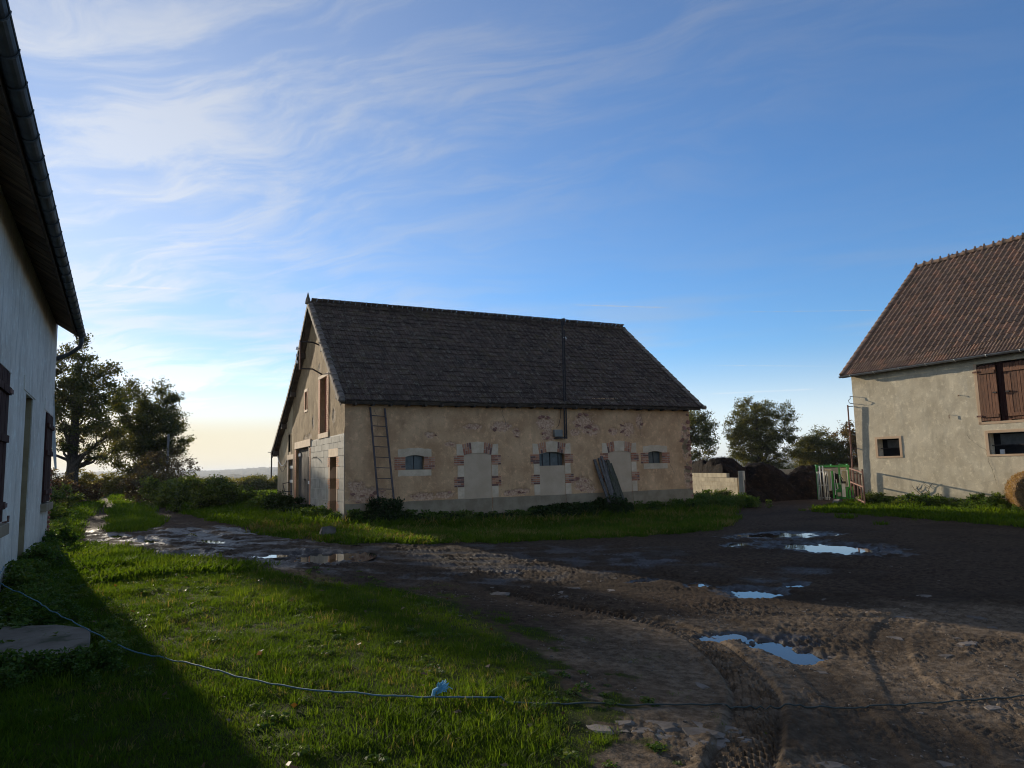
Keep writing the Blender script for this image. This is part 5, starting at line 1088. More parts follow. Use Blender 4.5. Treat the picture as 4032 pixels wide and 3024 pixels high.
# bricks and stones showing at the broken end of the wall
random.seed(77)
for k in range(16):
    z = .15+k*.11; put_brick(HE-.06+random.uniform(-.03, .03), .0, z, .2, .08, .055, mesh=random.choice(BRD), ax='y', parent=hs)
# white sheet leaning at the end of the house
sh = MB().add([(-.02, .0, 0), (.02, .0, 0), (.3, 1.25, .0), (.26, 1.25, .0), (-.02, .0, 3.2), (.02, .0, 3.3), (.06, .25, 1.9), (.02, .25, 1.9)], [(0, 1, 2, 3), (4, 7, 6, 5), (0, 4, 5, 1), (1, 5, 6, 2), (2, 6, 7, 3), (3, 7, 4, 0)])
lean = MB(); lean.add([(-2.30, 20.50, 3.74), (-2.11, 20.50, 3.74), (-1.99, 20.62, 1.86), (-2.03, 20.62, 1.84), (-2.30, 20.52, 3.74), (-2.11, 20.52, 3.74), (-1.99, 20.64, 1.86), (-2.03, 20.64, 1.84)], [(0, 1, 2, 3), (7, 6, 5, 4), (0, 4, 5, 1), (1, 5, 6, 2), (2, 6, 7, 3), (3, 7, 4, 0)]); o = lean.build('sheet', M['white']); tag(o, 'narrow white sheet hanging askew at the far end of the farmhouse', 'sheet')
# buttress of rubble at the foot of the end wall
bt = MB().prism([(HE-.02, -.4), (HE+.75, -.4), (HE+.55, .9), (HE+.30, 2.4), (HE-.02, 3.6)], 'x', -.42, -.02).build('buttress', M['gable_cast'], hs)
# eaves: boards along the rafters, fascia, gutter with brackets and bent outlet
OV = .44; zE, zW = 5.04, 5.32
hr = MB(); pitch = (zW-zE)/OV
hr.prism([(OV, zE+.06), (OV, zE+.13), (-4.2, zE+.13+(4.2+OV)*pitch), (-4.2, zE+.06+(4.2+OV)*pitch)], 'y', -HL-.3, HE-.35).prism([(-4.2, zE+.13+(4.2+OV)*pitch), (-8.7, zE+.1), (-8.7, zE), (-4.2, zE+.03+(4.2+OV)*pitch)], 'y', -HL-.3, HE-.35)
hroof = hr.build('roof', M['tile_old'], hs)
random.seed(19); y = HE-.36; k = 0
far_b = MB()
while y > -HL:
    w = random.uniform(.14, .21); t = random.uniform(-.006, .006)
    tgt = MB() if y > -12.5 else far_b
    tgt.add([(x, yy, zE+(OV-x)*pitch+dz+t) for x in (OV-.02, -.6) for yy in (y-w+.006, y-.002) for dz in (.0, .03)], [(0, 1, 3, 2), (4, 6, 7, 5), (0, 4, 5, 1), (2, 3, 7, 6), (0, 2, 6, 4), (1, 5, 7, 3)])
    if tgt is not far_b: tgt.build('soffit_board', M['soffit'], hroof)
    y -= w; k += 1
o = far_b.build('soffit_board', M['soffit'], hroof); tag(o, kind='stuff')
MB().box(OV-.02, OV+.005, -HL, HE-.36, zE-.07, zE+.09).build('fascia', M['darkwood'], hroof)
gu = gutter(hs, 'gutter', (OV+.085, HE-.30, zE+.05), (OV+.085, -HL, zE+.06), .082, M['zinc_dark'], .55, M['zinc_dark'], outward=(1, 0, 0))
MB().tube([(OV+.085, HE-.42, zE-.01), (OV+.085, HE-.35, zE-.12), (OV+.06, HE-.25, zE-.22), (OV-.05, HE-.15, zE-.30), (.25, HE-.05, zE-.40), (.0, HE+.03, zE-.50), (-.12, HE+.08, zE-.62), (-.14, HE+.10, 3.2), (-.14, HE+.10, .3)], .052, 10).build('downpipe', M['zinc_dark'], hs, smooth=True)

# ------------------------------------------------------------------ things about the yard
def bpt(u, v, z): return Vector((BX+u, BY+v, z))
# service mast
ms = empty('service_mast', bpt(8.08, -.16, 2.6), 0, 'black iron electric service mast fixed to the ochre barn front, rising past the roof', 'mast')
MB().tube([(-.02, -.02, .0), (-.02, -.10, 4.22)], .036, 8).build('pole', M['iron'], ms); MB().tube([(.07, .0, .0), (.06, -.09, 4.05)], .024, 8).build('conduit', M['iron'], ms)
for z, x in ((1.13, -.38), (.03, -.40)): MB().beam((x, .10, z), (.08, -.02, z+.02), .05, .05).build('bracket', M['iron'], ms)
MB().box(-.42, -.08, .02, .15, .08, .34).build('junction_box', M['block'], ms, bevel=.01)
MB().tube([(.0, -.06, 3.75), (.12, -.10, 3.78), (.12, -.10, 3.70)], .02, 6).build('insulator', M['insul'], ms); MB().box(-.06, .05, -.16, -.06, 4.22, 4.38).build('mast_head', M['iron'], ms); MB().tube([(-.02, -.1, 4.36), (-.09, -.1, 4.42), (.07, -.12, 4.48)], .035, 6).build('mast_head', M['iron'], ms)
MB().tube([(-.10, .1, 1.1), (-.14, .05, .8), (-.2, .1, .5), (-.3, .1, .4)], .008, 5).build('cable', M['iron'], ms)
# ladders
def ladder(name, label, r0, r1, s0, s1, rungs, mat):
    """rails r0->r1 and s0->s1 (feet -> heads)"""
    root = empty(name, (0, 0, 0), 0, label, 'ladder'); root.location = r0; o_ = Vector(r0)
    for a, b in ((r0, r1), (s0, s1)): MB().beam(Vector(a)-o_, Vector(b)-o_, .055, .035, up=(0, 1, 0)).build('rail', mat, root)
    for k in range(rungs):
        t = (k+.6)/(rungs+.4); a, b = Vector(r0).lerp(Vector(r1), t)-o_, Vector(s0).lerp(Vector(s1), t)-o_; MB().tube([a, b], .014, 6).build('rung', mat, root)
    return root
ladder('ladder', 'narrow dark iron ladder leaning on the ochre wall left of the first bricked up door', bpt(.98, -.62, gz(6.5, 22)-.02), bpt(.815, -.05, 3.66), bpt(1.50, -.62, gz(7, 22)-.02), bpt(1.30, -.05, 3.63), 11, M['ladder'])
ladder('ladder', 'short rusty ladder leaning behind the right end of the ochre barn', (20.65, 24.3, -.25), (19.95, 24.3, 1.75), (20.65, 23.9, -.25), (19.95, 23.9, 1.75), 6, M['rust'])
# old planks leaning between the second and third openings
random.seed(14)
PL = [('grey split plank, leftmost of the stack leaning on the ochre wall', 9.40, 9.80, 1.82, .15, .0), ('grey plank with a sawn top, second from the left in the leaning stack', 9.53, 9.95, 1.88, .12, -.03), ('pale weathered plank standing highest in the leaning stack', 9.66, 10.05, 1.92, .13, .03), ('dark plank in the middle of the leaning stack', 9.80, 10.18, 1.80, .14, -.02), ('short dark plank set in front of the leaning stack', 9.92, 10.20, 1.35, .12, -.10), ('mossy wide plank right of the middle in the leaning stack', 9.92, 10.36, 1.79, .17, .02), ('mossy dark plank, rightmost of the stack leaning on the ochre wall', 10.10, 10.52, 1.66, .15, .0)]
M['mossplank'] = pmat('mossy_plank', [(.05, .045, .036), (.12, .11, .085)], 3.0, rough=.9, stretch=(14, 14, 1.2), bump=((6, .9, .012),), local=True, spots=(((.05, .065, .02), 2.2, .45, .7, .7),))
for k, (lab, u0, u1, zt_, w, dv) in enumerate(PL):
    n = 7; V = []; rng = random.Random(90+k); f = bpt(u1, -.62+dv, gz(BX+u1, 22)-.03); h = bpt(u0, -.05+dv-.06*(k % 3), zt_); d = (h-f); L = d.length; ed = d.normalized(); ew = Vector((1, 0, 0)); ew = (ew-ed*ew.dot(ed)).normalized(); en = ed.cross(ew)
    for i in range(n+1):
        t = i/n; c = ed*(L*t); a_, b_ = w*.42*rng.uniform(.7, 1.05), w*.42*rng.uniform(.7, 1.05); th = .02+.006*rng.random(); tw = .10*(t-.5)*(1 if k % 2 else -1)
        ww, nn_ = ew*math.cos(tw)+en*math.sin(tw), en*math.cos(tw)-ew*math.sin(tw); top_j = rng.uniform(-.03, .05) if i == n else 0
        V += [c-ww*a_-nn_*th+ed*top_j, c+ww*b_-nn_*th, c+ww*b_+nn_*th, c-ww*a_+nn_*th+ed*top_j]
    m = MB().add(V, [(4*i+j, 4*i+4+j, 4*i+4+(j+1) % 4, 4*i+(j+1) % 4) for i in range(n) for j in range(4)]+[(0, 1, 2, 3), tuple(4*n+j for j in (3, 2, 1, 0))])
    tag(m.build('plank', M['mossplank' if k >= 4 else 'oldwood'], loc=f), lab, 'plank', 'planks leaning on the barn front')
# concrete block wall and post
bw = empty('block_wall', (23.3, 23.75, gz(23.3, 23.75)), math.atan2(4.6, 1.45), 'low concrete block wall running back from the square post beside the dung heap', 'wall')
random.seed(6)
for r in range(7):
    x = .02+(.25 if r % 2 else 0.0)
    if r % 2: MB().box(.02, .245, -.075, .075, r*.2+.004, r*.2+.194).build('block', M['block_warm'], bw)
    while x < 6.6:
        if r == 6 and x < .9: x += .5; continue
        MB().box(x, x+.488, -.075+random.uniform(-.006, .006), .075, r*.2+.004, r*.2+.194).build('block', M['block_warm'], bw); x += .5
MB().box(.0, 6.7, -.064, .064, -.3, 1.18).build('mortar', M['cement'], bw)
po = MB().box(-.11, .11, -.11, .11, -.3, 1.50).build('concrete_post', M['slab2'], loc=(23.18, 23.45, gz(23.2, 23.4)), rot=(0, 0, .3), bevel=.012); tag(po, 'square concrete post at the end of the low block wall', 'post')
MB().tube([(.0, -.13, 1.1), (.03, -.14, .8), (-.01, -.13, .45)], .02, 5).build('chain', M['rust'], po)
fw = empty('block_wall', (27.0, 33.2, -.3), math.atan2(-6.5, 9.0), 'long bare concrete wall standing behind the dung heap', 'wall')
for i in range(7): MB().box(i*1.6+.01, i*1.6+1.59, -.08, .08, -.3, 1.42+.02*(i % 2)).build('panel', M['block'], fw)
# dung heap
def heap():
    gx, gy = np.meshgrid(np.linspace(22.6, 34.5, 180), np.linspace(21.6, 35.0, 180), indexing='ij'); X, Y = gx.ravel(), gy.ravel(); h = np.zeros(X.shape)
    for cx, cy, r, ry, hh in ((25.6, 27.2, 2.3, 2.2, 2.05), (27.3, 26.4, 2.2, 2.0, 1.75), (26.3, 29.5, 3.0, 2.5, 1.9), (29.6, 25.6, 2.2, 1.7, 1.25), (31.2, 26.8, 1.8, 1.9, 1.55), (30.2, 28.2, 2.5, 2.0, 1.2), (31.6, 25.3, 1.3, 1.3, 1.1), (24.7, 30.3, 1.6, 2.6, 1.9), (25.2, 25.0, 1.2, .9, .5), (25.3, 28.6, 2.4, 2.2, 2.0), (24.9, 26.4, 1.6, 1.6, 1.75), (28.4, 27.0, 2.4, 1.8, 1.45)):
        d = np.hypot((X-cx)/r, (Y-cy)/ry); h = np.maximum(h, hh*(1-ss(.15, 1.15, d+.12*fbm(X*.9, Y*.9, 3, int(cx*3)))))
    # it lies behind the low wall
    side = (X-23.3)*4.6/4.82-(Y-23.75)*1.45/4.82; h *= ss(.12, .5, side)
    m = h > .04; z = base_z(X, Y)+h+m*(fbm(X*2.2, Y*2.2, 4, 3)*.16+fbm(X*7, Y*7, 3, 8)*.07)-.12*(1-ss(0, .25, h))
    n = 180; i, j = np.meshgrid(np.arange(n-1), np.arange(n-1), indexing='ij'); F = np.stack([i*n+j, (i+1)*n+j, (i+1)*n+j+1, i*n+j+1], -1).reshape(-1, 4); F = F[(h[F] > .0).any(1)]
    me = np_mesh('dung_heap', np.stack([X, Y, z], 1), F, M['manure'], False); bm = bmesh.new(); bm.from_mesh(me); bmesh.ops.delete(bm, geom=[v for v in bm.verts if not v.link_faces], context='VERTS'); bm.to_mesh(me); bm.free()
    hp = tag(mobj('dung_heap', me), 'long dark dung heap behind the low concrete block wall', 'dung heap')
    rng = np.random.default_rng(2); k = np.where(h > .25)[0]; k = rng.choice(k, 2600); C = np.stack([X[k]+rng.normal(0, .04, len(k)), Y[k]+rng.normal(0, .04, len(k)), z[k]+rng.uniform(.0, .06, len(k))], 1)
    V, F2, r = leaf_quads(C, .12, rng, 1.0, .14); tag(mobj('straw', np_mesh('straw', V, F2, M['dungstraw'], False, {'rnd': r}), hp), kind='stuff')
M['dungstraw'] = leafmat('soiled_straw', [(.012, .008, .006), (.04, .024, .015), (.12, .07, .038)], rough=.8, transl=.1, scale=.9)
heap()
# cattle crush
cc = empty('cattle_crush', (27.75, 23.35, gz(28, 23)+.02), R_(-47), 'green and galvanised cattle crush standing beyond the corner of the grey barn', 'cattle crush')
cX = lambda x: (x-100)*.00160; cZ = lambda y: (1400-y)*.00136
def cb_(name, x0, x1, y0, y1, d0, d1, mat): return MB().box(cX(x0), cX(x1), d0, d1, cZ(y1), cZ(y0)).build(name, M[mat], cc, bevel=.004)
for x in (180, 262): MB().tube([(cX(x)+.02, -.12, 0), (cX(x)+.02, -.12, cZ(245))], .032, 10).build('tube_post', M['galv'], cc, smooth=True)
for x in (118, 150, 310, 355, 395): MB().tube([(cX(x), .02, 0), (cX(x), .02, cZ(450))], .016, 8).build('panel_bar', M['galv'], cc)
for y in (450, 900, 1330): MB().beam((cX(112), .02, cZ(y)), (cX(445), .02, cZ(y)), .03, .03).build('panel_rail', M['galv'], cc)
cb_('board', 405, 470, 400, 1090, -.03, .02, 'beige'); cb_('board', 340, 510, 350, 410, -.06, -.02, 'beige'); cb_('board', 730, 885, 325, 390, -.06, -.02, 'beige')
for x, y0, y1 in ((500, 420, 1350), (690, 280, 1350), (930, 240, 1380)): cb_('frame_post', x, x+48, y0, y1, -.02, .06, 'green')
cb_('top_beam', 100, 985, 240, 300, -.05, .05, 'green'); cb_('top_beam', 100, 560, 215, 232, .55, .60, 'green'); cb_('top_beam', 740, 985, 200, 225, .55, .60, 'green')
for x in (110, 520, 940): MB().beam((cX(x), .0, cZ(235)), (cX(x), .6, cZ(225)), .05, .05).build('cross_beam', M['green'], cc)
for x in (110, 940): cb_('frame_post', x, x+45, 230, 1390, .55, .61, 'green')
cb_('side_panel', 745, 850, 960, 1370, .03, .045, 'green'); cb_('side_panel', 585, 745, 1205, 1370, .03, .045, 'green'); cb_('side_panel', 585, 745, 830, 1010, .03, .045, 'green'); cb_('side_panel', 585, 745, 1030, 1200, .03, .045, 'green'); cb_('side_panel', 850, 1040, 960, 1370, -.01, .01, 'green'); cb_('neck_board', 790, 905, 410, 940, .06, .08, 'beige')
for x0, x1, y0, y1 in ((745, 765, 400, 560), (905, 928, 400, 960), (560, 580, 430, 1230), (470, 490, 440, 1080)): cb_('guide_bar', x0, x1, y0, y1, -.07, -.04, 'galv')
cb_('guide_bar', 745, 925, 400, 420, -.07, -.04, 'galv'); cb_('guide_bar', 820, 925, 930, 955, -.07, -.04, 'galv')
cb_('foot_plate', 620, 720, 1150, 1280, -.03, .0, 'beige'); cb_('lever', 740, 830, 820, 1300, -.16, -.10, 'galv'); MB().tube([(cX(800), -.14, cZ(820)), (cX(705), -.16, cZ(560)), (cX(700), -.16, cZ(880))], .022, 8).build('lever', M['galv'], cc); MB().beam((cX(740), -.17, cZ(560)), (cX(830), -.15, cZ(780)), .09, .02).build('lever', M['beige'], cc); cb_('clamp', 745, 855, 780, 850, -.19, -.09, 'iron')
MB().tube([(cX(560), -.1, cZ(1070)), (cX(640), -.14, cZ(1015)), (cX(605), -.14, cZ(700))], .02, 8).build('handle', M['galv'], cc); MB().tube([(cX(980), -.05, cZ(980)), (cX(915), -.12, cZ(1080)), (cX(900), -.12, cZ(1200)), (cX(920), -.05, cZ(1330))], .016, 6).build('hose', M['iron'], cc)
# straw bale
bl = empty('straw_bale', (25.55, 13.1, gz(25.5, 13.1)), R_(-52), 'round straw bale in front of the grey barn at the right edge', 'bale')
rng = np.random.default_rng(8); th = np.linspace(0, 2*np.pi, 49)[:-1]; ys = np.linspace(-.6, .6, 14); A_, Y_ = np.meshgrid(th, ys, indexing='ij'); rr0 = .66+.03*fbm(A_*3, Y_*5, 3, 2)-.05*(np.abs(Y_)/.6)**6
V = np.stack([rr0*np.cos(A_), Y_, .64+rr0*np.sin(A_)], -1).reshape(-1, 3).tolist(); n1, n2 = 48, 14; F = [(i*n2+j, ((i+1) % n1)*n2+j, ((i+1) % n1)*n2+j+1, i*n2+j+1) for i in range(n1) for j in range(n2-1)]
m = MB().add(V, F); m.f += [tuple(i*n2 for i in range(n1)), tuple(i*n2+n2-1 for i in range(n1))[::-1]]; m.build('body', M['strawbody'], bl)
n = 5200; a = rng.uniform(0, 6.28, n); y = rng.uniform(-.6, .6, n); r = .66+rng.uniform(-.01, .035, n); ends = rng.random(n) < .35; r = np.where(ends, .66*np.sqrt(rng.random(n)), r); y = np.where(ends, np.sign(rng.random(n)-.5)*(.60+rng.uniform(0, .03, n)), y)
V, F2, rn = leaf_quads(np.stack([r*np.cos(a), y, .64+r*np.sin(a)], 1), .13, rng, .0, .09); tag(mobj('straw', np_mesh('straw', V, F2, M['straw'], False, {'rnd': rn}), bl), kind='stuff')
# rope across the grass with a frayed knot
RP_ = [(-1.75, 12.3), (-1.58, 10.8), (-1.16, 9.8), (-0.7, 8.66), (-0.21, 7.52), (0.16, 7.03), (0.57, 6.23), (0.96, 5.61), (1.31, 5.24), (1.73, 4.97), (2.02, 4.84), (2.5, 4.7), (2.99, 4.54), (3.49, 4.37), (3.98, 4.18), (4.49, 3.99), (5.06, 3.83), (5.67, 3.67), (6.31, 3.47), (7.12, 3.18), (8.42, 2.74)]
ln = smooth_line(RP_, 14); xs, ys = np.array([p[0] for p in ln]), np.array([p[1] for p in ln]); wob = fbm(xs*6, ys*6, 2, 9)*.012
zz = surf(xs, ys)+np.where(xs < 2.3, .055, .012)+.32*np.clip((.1-xs)/1.68, 0, 1.2)+fbm(xs*5, ys*5, 2, 3)*.012
rp = MB().tube([(xs[i]+wob[i], ys[i]+wob[i], zz[i]) for i in range(len(xs))], .0058, 6).build('rope', M['rope'], smooth=True); tag(rp, 'thin blue rope lying across the lawn and the muddy yard', 'rope')
kx, ky = 1.87, 4.94; kz = float(surf(kx, ky)[0])+.06; rng = random.Random(4); kn = MB()
for i in range(26):
    a = rng.uniform(-.6, 1.2); l = rng.uniform(.04, .095); kn.tube([(kx, ky, kz), (kx+l*.5*math.cos(a), ky+rng.uniform(-.03, .03), kz+.03+rng.uniform(0, .05)), (kx+l*math.cos(a)+.02, ky+rng.uniform(-.05, .05), kz+.03+rng.uniform(-.02, .05))], .0035, 4)
kn.tube([(kx-.03, ky, kz-.01), (kx-.02, ky, kz+.03), (kx+.01, ky, kz+.04), (kx+.03, ky, kz+.01)], .014, 6); kn.build('knot', M['bluefray'], rp)
# flat stones in the mud: parts of the ground
random.seed(66); FS = [stone_mesh(170+i, M['flag'], 8) for i in range(5)]
flags = [(2.69, 4.11, 0.166), (2.89, 4.16, 0.136), (3.12, 4.06, 0.211), (3.33, 3.98, 0.159), (3.26, 3.82, 0.211), (3.07, 3.68, 0.21), (2.99, 3.83, 0.178), (2.93, 3.98, 0.189), (3.29, 3.68, 0.159), (3.54, 3.84, 0.138), (3.51, 3.66, 0.106), (2.77, 3.98, 0.125), (4.62, 9.82, 0.328), (4.11, 4.75, 0.151), (5.82, 3.44, 0.132), (5.51, 4.74, 0.11), (6.74, 5.0, 0.174), (7.3, 5.26, 0.15), (7.68, 4.69, 0.213), (7.02, 4.54, 0.13), (8.33, 5.9, 0.211), (8.99, 5.44, 0.23), (8.61, 5.04, 0.189), (9.77, 6.55, 0.208), (5.4, 10.36, 0.22), (5.73, 9.59, 0.154), (6.05, 9.9, 0.198), (5.51, 9.26, 0.132), (6.45, 9.41, 0.175), (5.06, 9.01, 0.132), (6.64, 10.45, 0.163), (3.62, 3.1, 0.13), (3.75, 2.98, 0.1), (4.35, 2.9, 0.12)]
for _ in range(70):
    x, y = random.uniform(2.8, 14), random.uniform(2.8, 11)
    if float(grass_mask(np.array([x]), np.array([y]))[0]) < .4: flags.append((x, y, random.uniform(.03, .08)))
for x, y, s in flags:
    o = bpy.data.objects.new('flat_stone', random.choice(FS)); link(o, ground); o.location = (x, y, float(surf(x, y)[0])-.004); o.rotation_euler = (math.pi/2+random.uniform(-.04, .04), random.uniform(-.05, .05), random.uniform(0, 6.28)); o.scale = (s*1.8, .016, s*random.uniform(.9, 1.4))
# slabs and a rock
sl_ = MB().prism([(-1.75, 9.45), (-.80, 9.05), (-.47, 8.62), (-.42, 7.7), (-.75, 7.45), (-1.4, 7.45)], 'z', -.1, .085).build('concrete_slab', M['slab'], bevel=.012); tag(sl_, 'mossy concrete slab sunk in the weeds at the lower left', 'slab')
o = MB().box(-.22, .22, -.3, .3, -.05, .06).build('flagstone', M['flag'], loc=(-1.4, 16.3, 0), rot=(0, 0, .2), bevel=.01); tag(o, 'small flat paving slab in the grass by the farmhouse wall', 'slab')
o = mobj('rock', stone_mesh(301, M['flag'], 10)); o.location = (4.13, 18.75, gz(4.13, 18.75)+.12); o.scale = (.5, .35, .42); tag(o, 'pale rock at the muddy edge before the barn corner', 'rock')
o = mobj('timber_lump', stone_mesh(302, M['oldwood'], 8)); o.location = (25.2, 20.3, gz(25.2, 20.3)+.12); o.scale = (.45, .3, .3); tag(o, 'broken lump of wood lying by the foot of the open gate', 'wood')
# posts by the gable and far pole
st = MB().tube([(3.05, 37.2, -.1), (3.05, 37.2, .9), (3.1, 37.2, 1.45)], [.2, .19, .15], 8).build('stump', M['ochrewood']); tag(st, 'ivy clad orange wooden stump left of the ochre barn', 'stump')
o = MB().box(-.08, .08, -.08, .08, -.1, .9).build('fence_post', M['ochrewood'], loc=(4.1, 50.0, 0)); tag(o, 'short wooden fence post in the field left of the ochre barn', 'post')
up_ = MB().tube([(17.8, 121, -2.5), (17.8, 121, 5.3)], [.13, .10], 8).build('utility_pole', M['bark']); tag(up_, 'thin utility pole far behind the gable of the ochre barn', 'utility pole')
MB().box(17.2, 18.4, 120.95, 121.05, 5.0, 5.1).build('cross_arm', M['bark'], up_)
o = MB().tube([(1.35, 62.5, -.1), (1.35, 62.5, 4.9)], .09, 8).build('utility_pole', M['greypole']); tag(o, 'grey utility pole standing before the round oak', 'utility pole')

def litter():
    """bits of straw trodden into the mud and dead leaves on the turf"""
    rng = np.random.default_rng(123); n = 5200; a = np.radians(rng.uniform(YAW-38, YAW+38, n)); r = np.sqrt(rng.random(n)*(15**2-2**2)+4); X, Y = r*np.sin(a), r*np.cos(a); g = grass_mask(X, Y); cl = fbm(X*.7, Y*.7, 3, 93)
    k = (g < .4) & (rng.random(n) < .12+.8*ss(.05, .45, cl)) & clear_of(X, Y); C = np.stack([X[k], Y[k], surf(X[k], Y[k])+.006], 1); V, F, rn = leaf_quads(C, .055, rng, 4.0, .10)
    tag(mobj('straw_litter', np_mesh('straw_litter', V, F, M['litter'], False, {'rnd': rn})), 'bits of straw trodden into the mud of the yard', 'straw', kind='stuff')
    k = (g > .6) & (rng.random(n) < .10) & clear_of(X, Y); C = np.stack([X[k], Y[k], surf(X[k], Y[k])+.035], 1); V, F, rn = leaf_quads(C, .05, rng, 1.5, .7)
    tag(mobj('fallen_leaf_litter', np_mesh('fallen_leaf_litter', V, F, M['leaf_brown'], False, {'rnd': rn})), 'dead brown leaves scattered over the turf', 'leaves', kind='stuff')
M['litter'] = leafmat('muddy_straw', [(.05, .035, .02), (.12, .085, .045), (.22, .165, .09)], rough=.8, transl=.1, spec=.1, scale=1.0)
litter()

# ------------------------------------------------------------------ trees, hedges and bushes
def tree_mesh_data(rng, H, R, zc, Rz, n_cl, leaves, leaf, trunk_r, cl_r, lean=(0, 0), low=.0, trunk_top=.75, flat=.75, taper=0.0):
    """clumps of leaves inside an uneven crown; each clump is joined to the nearest older branch"""
    tr = [Vector((lean[0]*(t**1.5)+.12*H*.1*math.sin(t*5+rng.random()), lean[1]*(t**1.5)+.01*H*math.sin(t*4), H*trunk_top*t)) for t in np.linspace(0, 1, 9)]
    rad = [trunk_r*(1.25 if i == 0 else 1-.75*i/8) for i in range(9)]
    mb = MB(); mb.tube(tr, rad, 8); nodes = [(p, r) for p, r in zip(tr[2:], rad[2:])]
    C = []
    tries = 0
    while len(C) < n_cl and tries < 9000:
        tries += 1
        d = rng.normal(size=3); d /= np.linalg.norm(d); q = rng.random()**.42
        lob = 1+.11*math.sin(3*math.atan2(d[1], d[0])+H)+.09*math.sin(5*d[2]+2*math.atan2(d[1], d[0]))
        tp = 1-taper*d[2]*q; p = Vector((d[0]*R*q*lob*tp+lean[0], d[1]*R*q*lob*tp+lean[1], zc+d[2]*Rz*q*lob))
        if p.z < low or any((p-c).length < cl_r*.62 for c in C): continue
        C.append(p)
    ctr = Vector((lean[0]*.6, lean[1]*.6, zc-Rz*.3)); C.sort(key=lambda c: (c-ctr).length)
    LV = []
    for c in C:
        best = min(nodes, key=lambda n: (n[0]-c).length+max(0, n[0].z-c.z+.1*H)*1.2); a, r0 = best; d = c-a; mid = a.lerp(c, .5)+Vector((rng.normal(0, .07), rng.normal(0, .07), -.03))*d.length+Vector((0, 0, -.06*d.length)); r1 = max(.012, r0*.55); r2 = max(.008, r1*.45)
        path = [a, a.lerp(mid, .5)+Vector(rng.normal(0, .03, 3))*d.length, mid, mid.lerp(c, .5)+Vector(rng.normal(0, .04, 3))*d.length, c]; mb.tube(path, [min(r0*.7, r1*1.25), r1, r1*.85, r2*1.2, r2], 5, cap=False)
        nodes += [(mid, r1*.85), (c, r2)]
        k = int(leaves/n_cl*rng.uniform(.6, 1.4)); s = cl_r*rng.uniform(.75, 1.25)
        # leaves sit along short twigs of the clump
        tw = rng.normal(size=(7, 3)); tw /= np.linalg.norm(tw, axis=1)[:, None]; tw[:, 2] = tw[:, 2]*.7+.15
        for t_ in tw: mb.tube([c, c+Vector(t_)*s*.9], [r2*.8, .005], 4, cap=False)
        w = rng.integers(0, 7, k); u = rng.random(k)**.6; P = np.array(c)+tw[w]*(u*s)[:, None]+rng.normal(0, s*.24, (k, 3))*np.array([1, 1, flat]); LV.append(P)
    return mb, np.concatenate(LV)
def plant(name, label, cat, loc, seed, leafmat_, leaf, group=None, bark='bark', crown='crown', up=.25, **kw):
    rng = np.random.default_rng(seed); root = empty(name, loc, rng.uniform(0, 6.28) if not kw.get('lean') else 0, label, cat, group); mb, L = tree_mesh_data(rng, leaf=leaf, **kw)
    mb.build('trunk' if cat == 'tree' else 'stems', M[bark], root, smooth=True)
    V, F, r = leaf_quads(L, leaf, rng, up, .6); mobj(crown, np_mesh(crown, V, F, M[leafmat_], False, {'rnd': r}), root)
    return root
def G(x, y, dz=0): return (x, y, gz(x, y)+dz)
plant('tree', 'tall dark ivy grown tree beside the end of the white farmhouse', 'tree', G(-4.9, 58.5), 1, 'leaf_dark', .17, H=11.2, R=3.3, zc=6.9, Rz=4.1, taper=.38, n_cl=92, leaves=25000, trunk_r=.46, cl_r=.80, low=3.0, lean=(.5, 0), trunk_top=.85)
plant('tree', 'broad round oak right of the tall ivy grown tree', 'tree', G(-.25, 68.5), 2, 'leaf_oak', .16, H=9.8, R=3.5, zc=5.4, Rz=4.1, n_cl=150, leaves=46000, trunk_r=.44, cl_r=.78, low=1.4, trunk_top=.7)
plant('tree', 'dark airy tree half hidden behind the right end of the ochre barn', 'tree', G(53.6, 62.3), 3, 'leaf_dark', .18, H=8.8, R=3.4, zc=4.9, Rz=3.6, n_cl=80, leaves=20000, trunk_r=.35, cl_r=.9, low=1.0)
plant('tree', 'large rounded oak beyond the dung heap between the two barns', 'tree', G(60.8, 58.6), 4, 'leaf_oak', .16, H=9.3, R=3.8, zc=4.9, Rz=4.2, n_cl=170, leaves=48000, trunk_r=.42, cl_r=.80, low=.2)
plant('tree', 'bushy green tree behind the cattle crush', 'tree', G(67.0, 55.8), 5, 'leaf_oak', .17, H=5.3, R=3.0, zc=2.4, Rz=2.35, n_cl=110, leaves=28000, trunk_r=.3, cl_r=.75, low=.0)
plant('tree', 'rust tinged tree at the corner of the grey barn behind the cattle crush', 'tree', G(71.0, 53.6), 6, 'leaf_autumn', .18, H=6.2, R=3.0, zc=3.0, Rz=2.8, n_cl=90, leaves=18000, trunk_r=.3, cl_r=.75, low=.0)
# bushes along the lane
B = dict(trunk_r=.05, low=.0, trunk_top=.5)
def bush(label, x, y, seed, mat, R, Hh, n, leaf=.11, group=None, cl=.32, dens=1.0, name='bush', up=.3, lean=None):
    k = dict(B); k['lean'] = lean or (0, 0)
    return plant(name, label, 'bush', G(x, y, -.05), seed, mat, leaf, group, crown='leaves', up=up, H=Hh*1.1, R=R, zc=Hh*.45, Rz=Hh*.55, n_cl=n, leaves=int(n*150*dens), cl_r=cl, **k)
bush('big rounded bramble bush in the sun right of the grassy lane', 2.2, 36.2, 11, 'leaf_bramble', 1.9, 1.5, 85, .10)
bush('dark bramble mound right of the big sunlit bramble bush', 4.1, 37.5, 12, 'leaf_bramble', 1.2, .8, 45, .10)
bush('tangled leafy bramble left of the big sunlit bramble bush', .9, 41.5, 13, 'leaf_bramble', 1.3, 1.7, 50, .11)
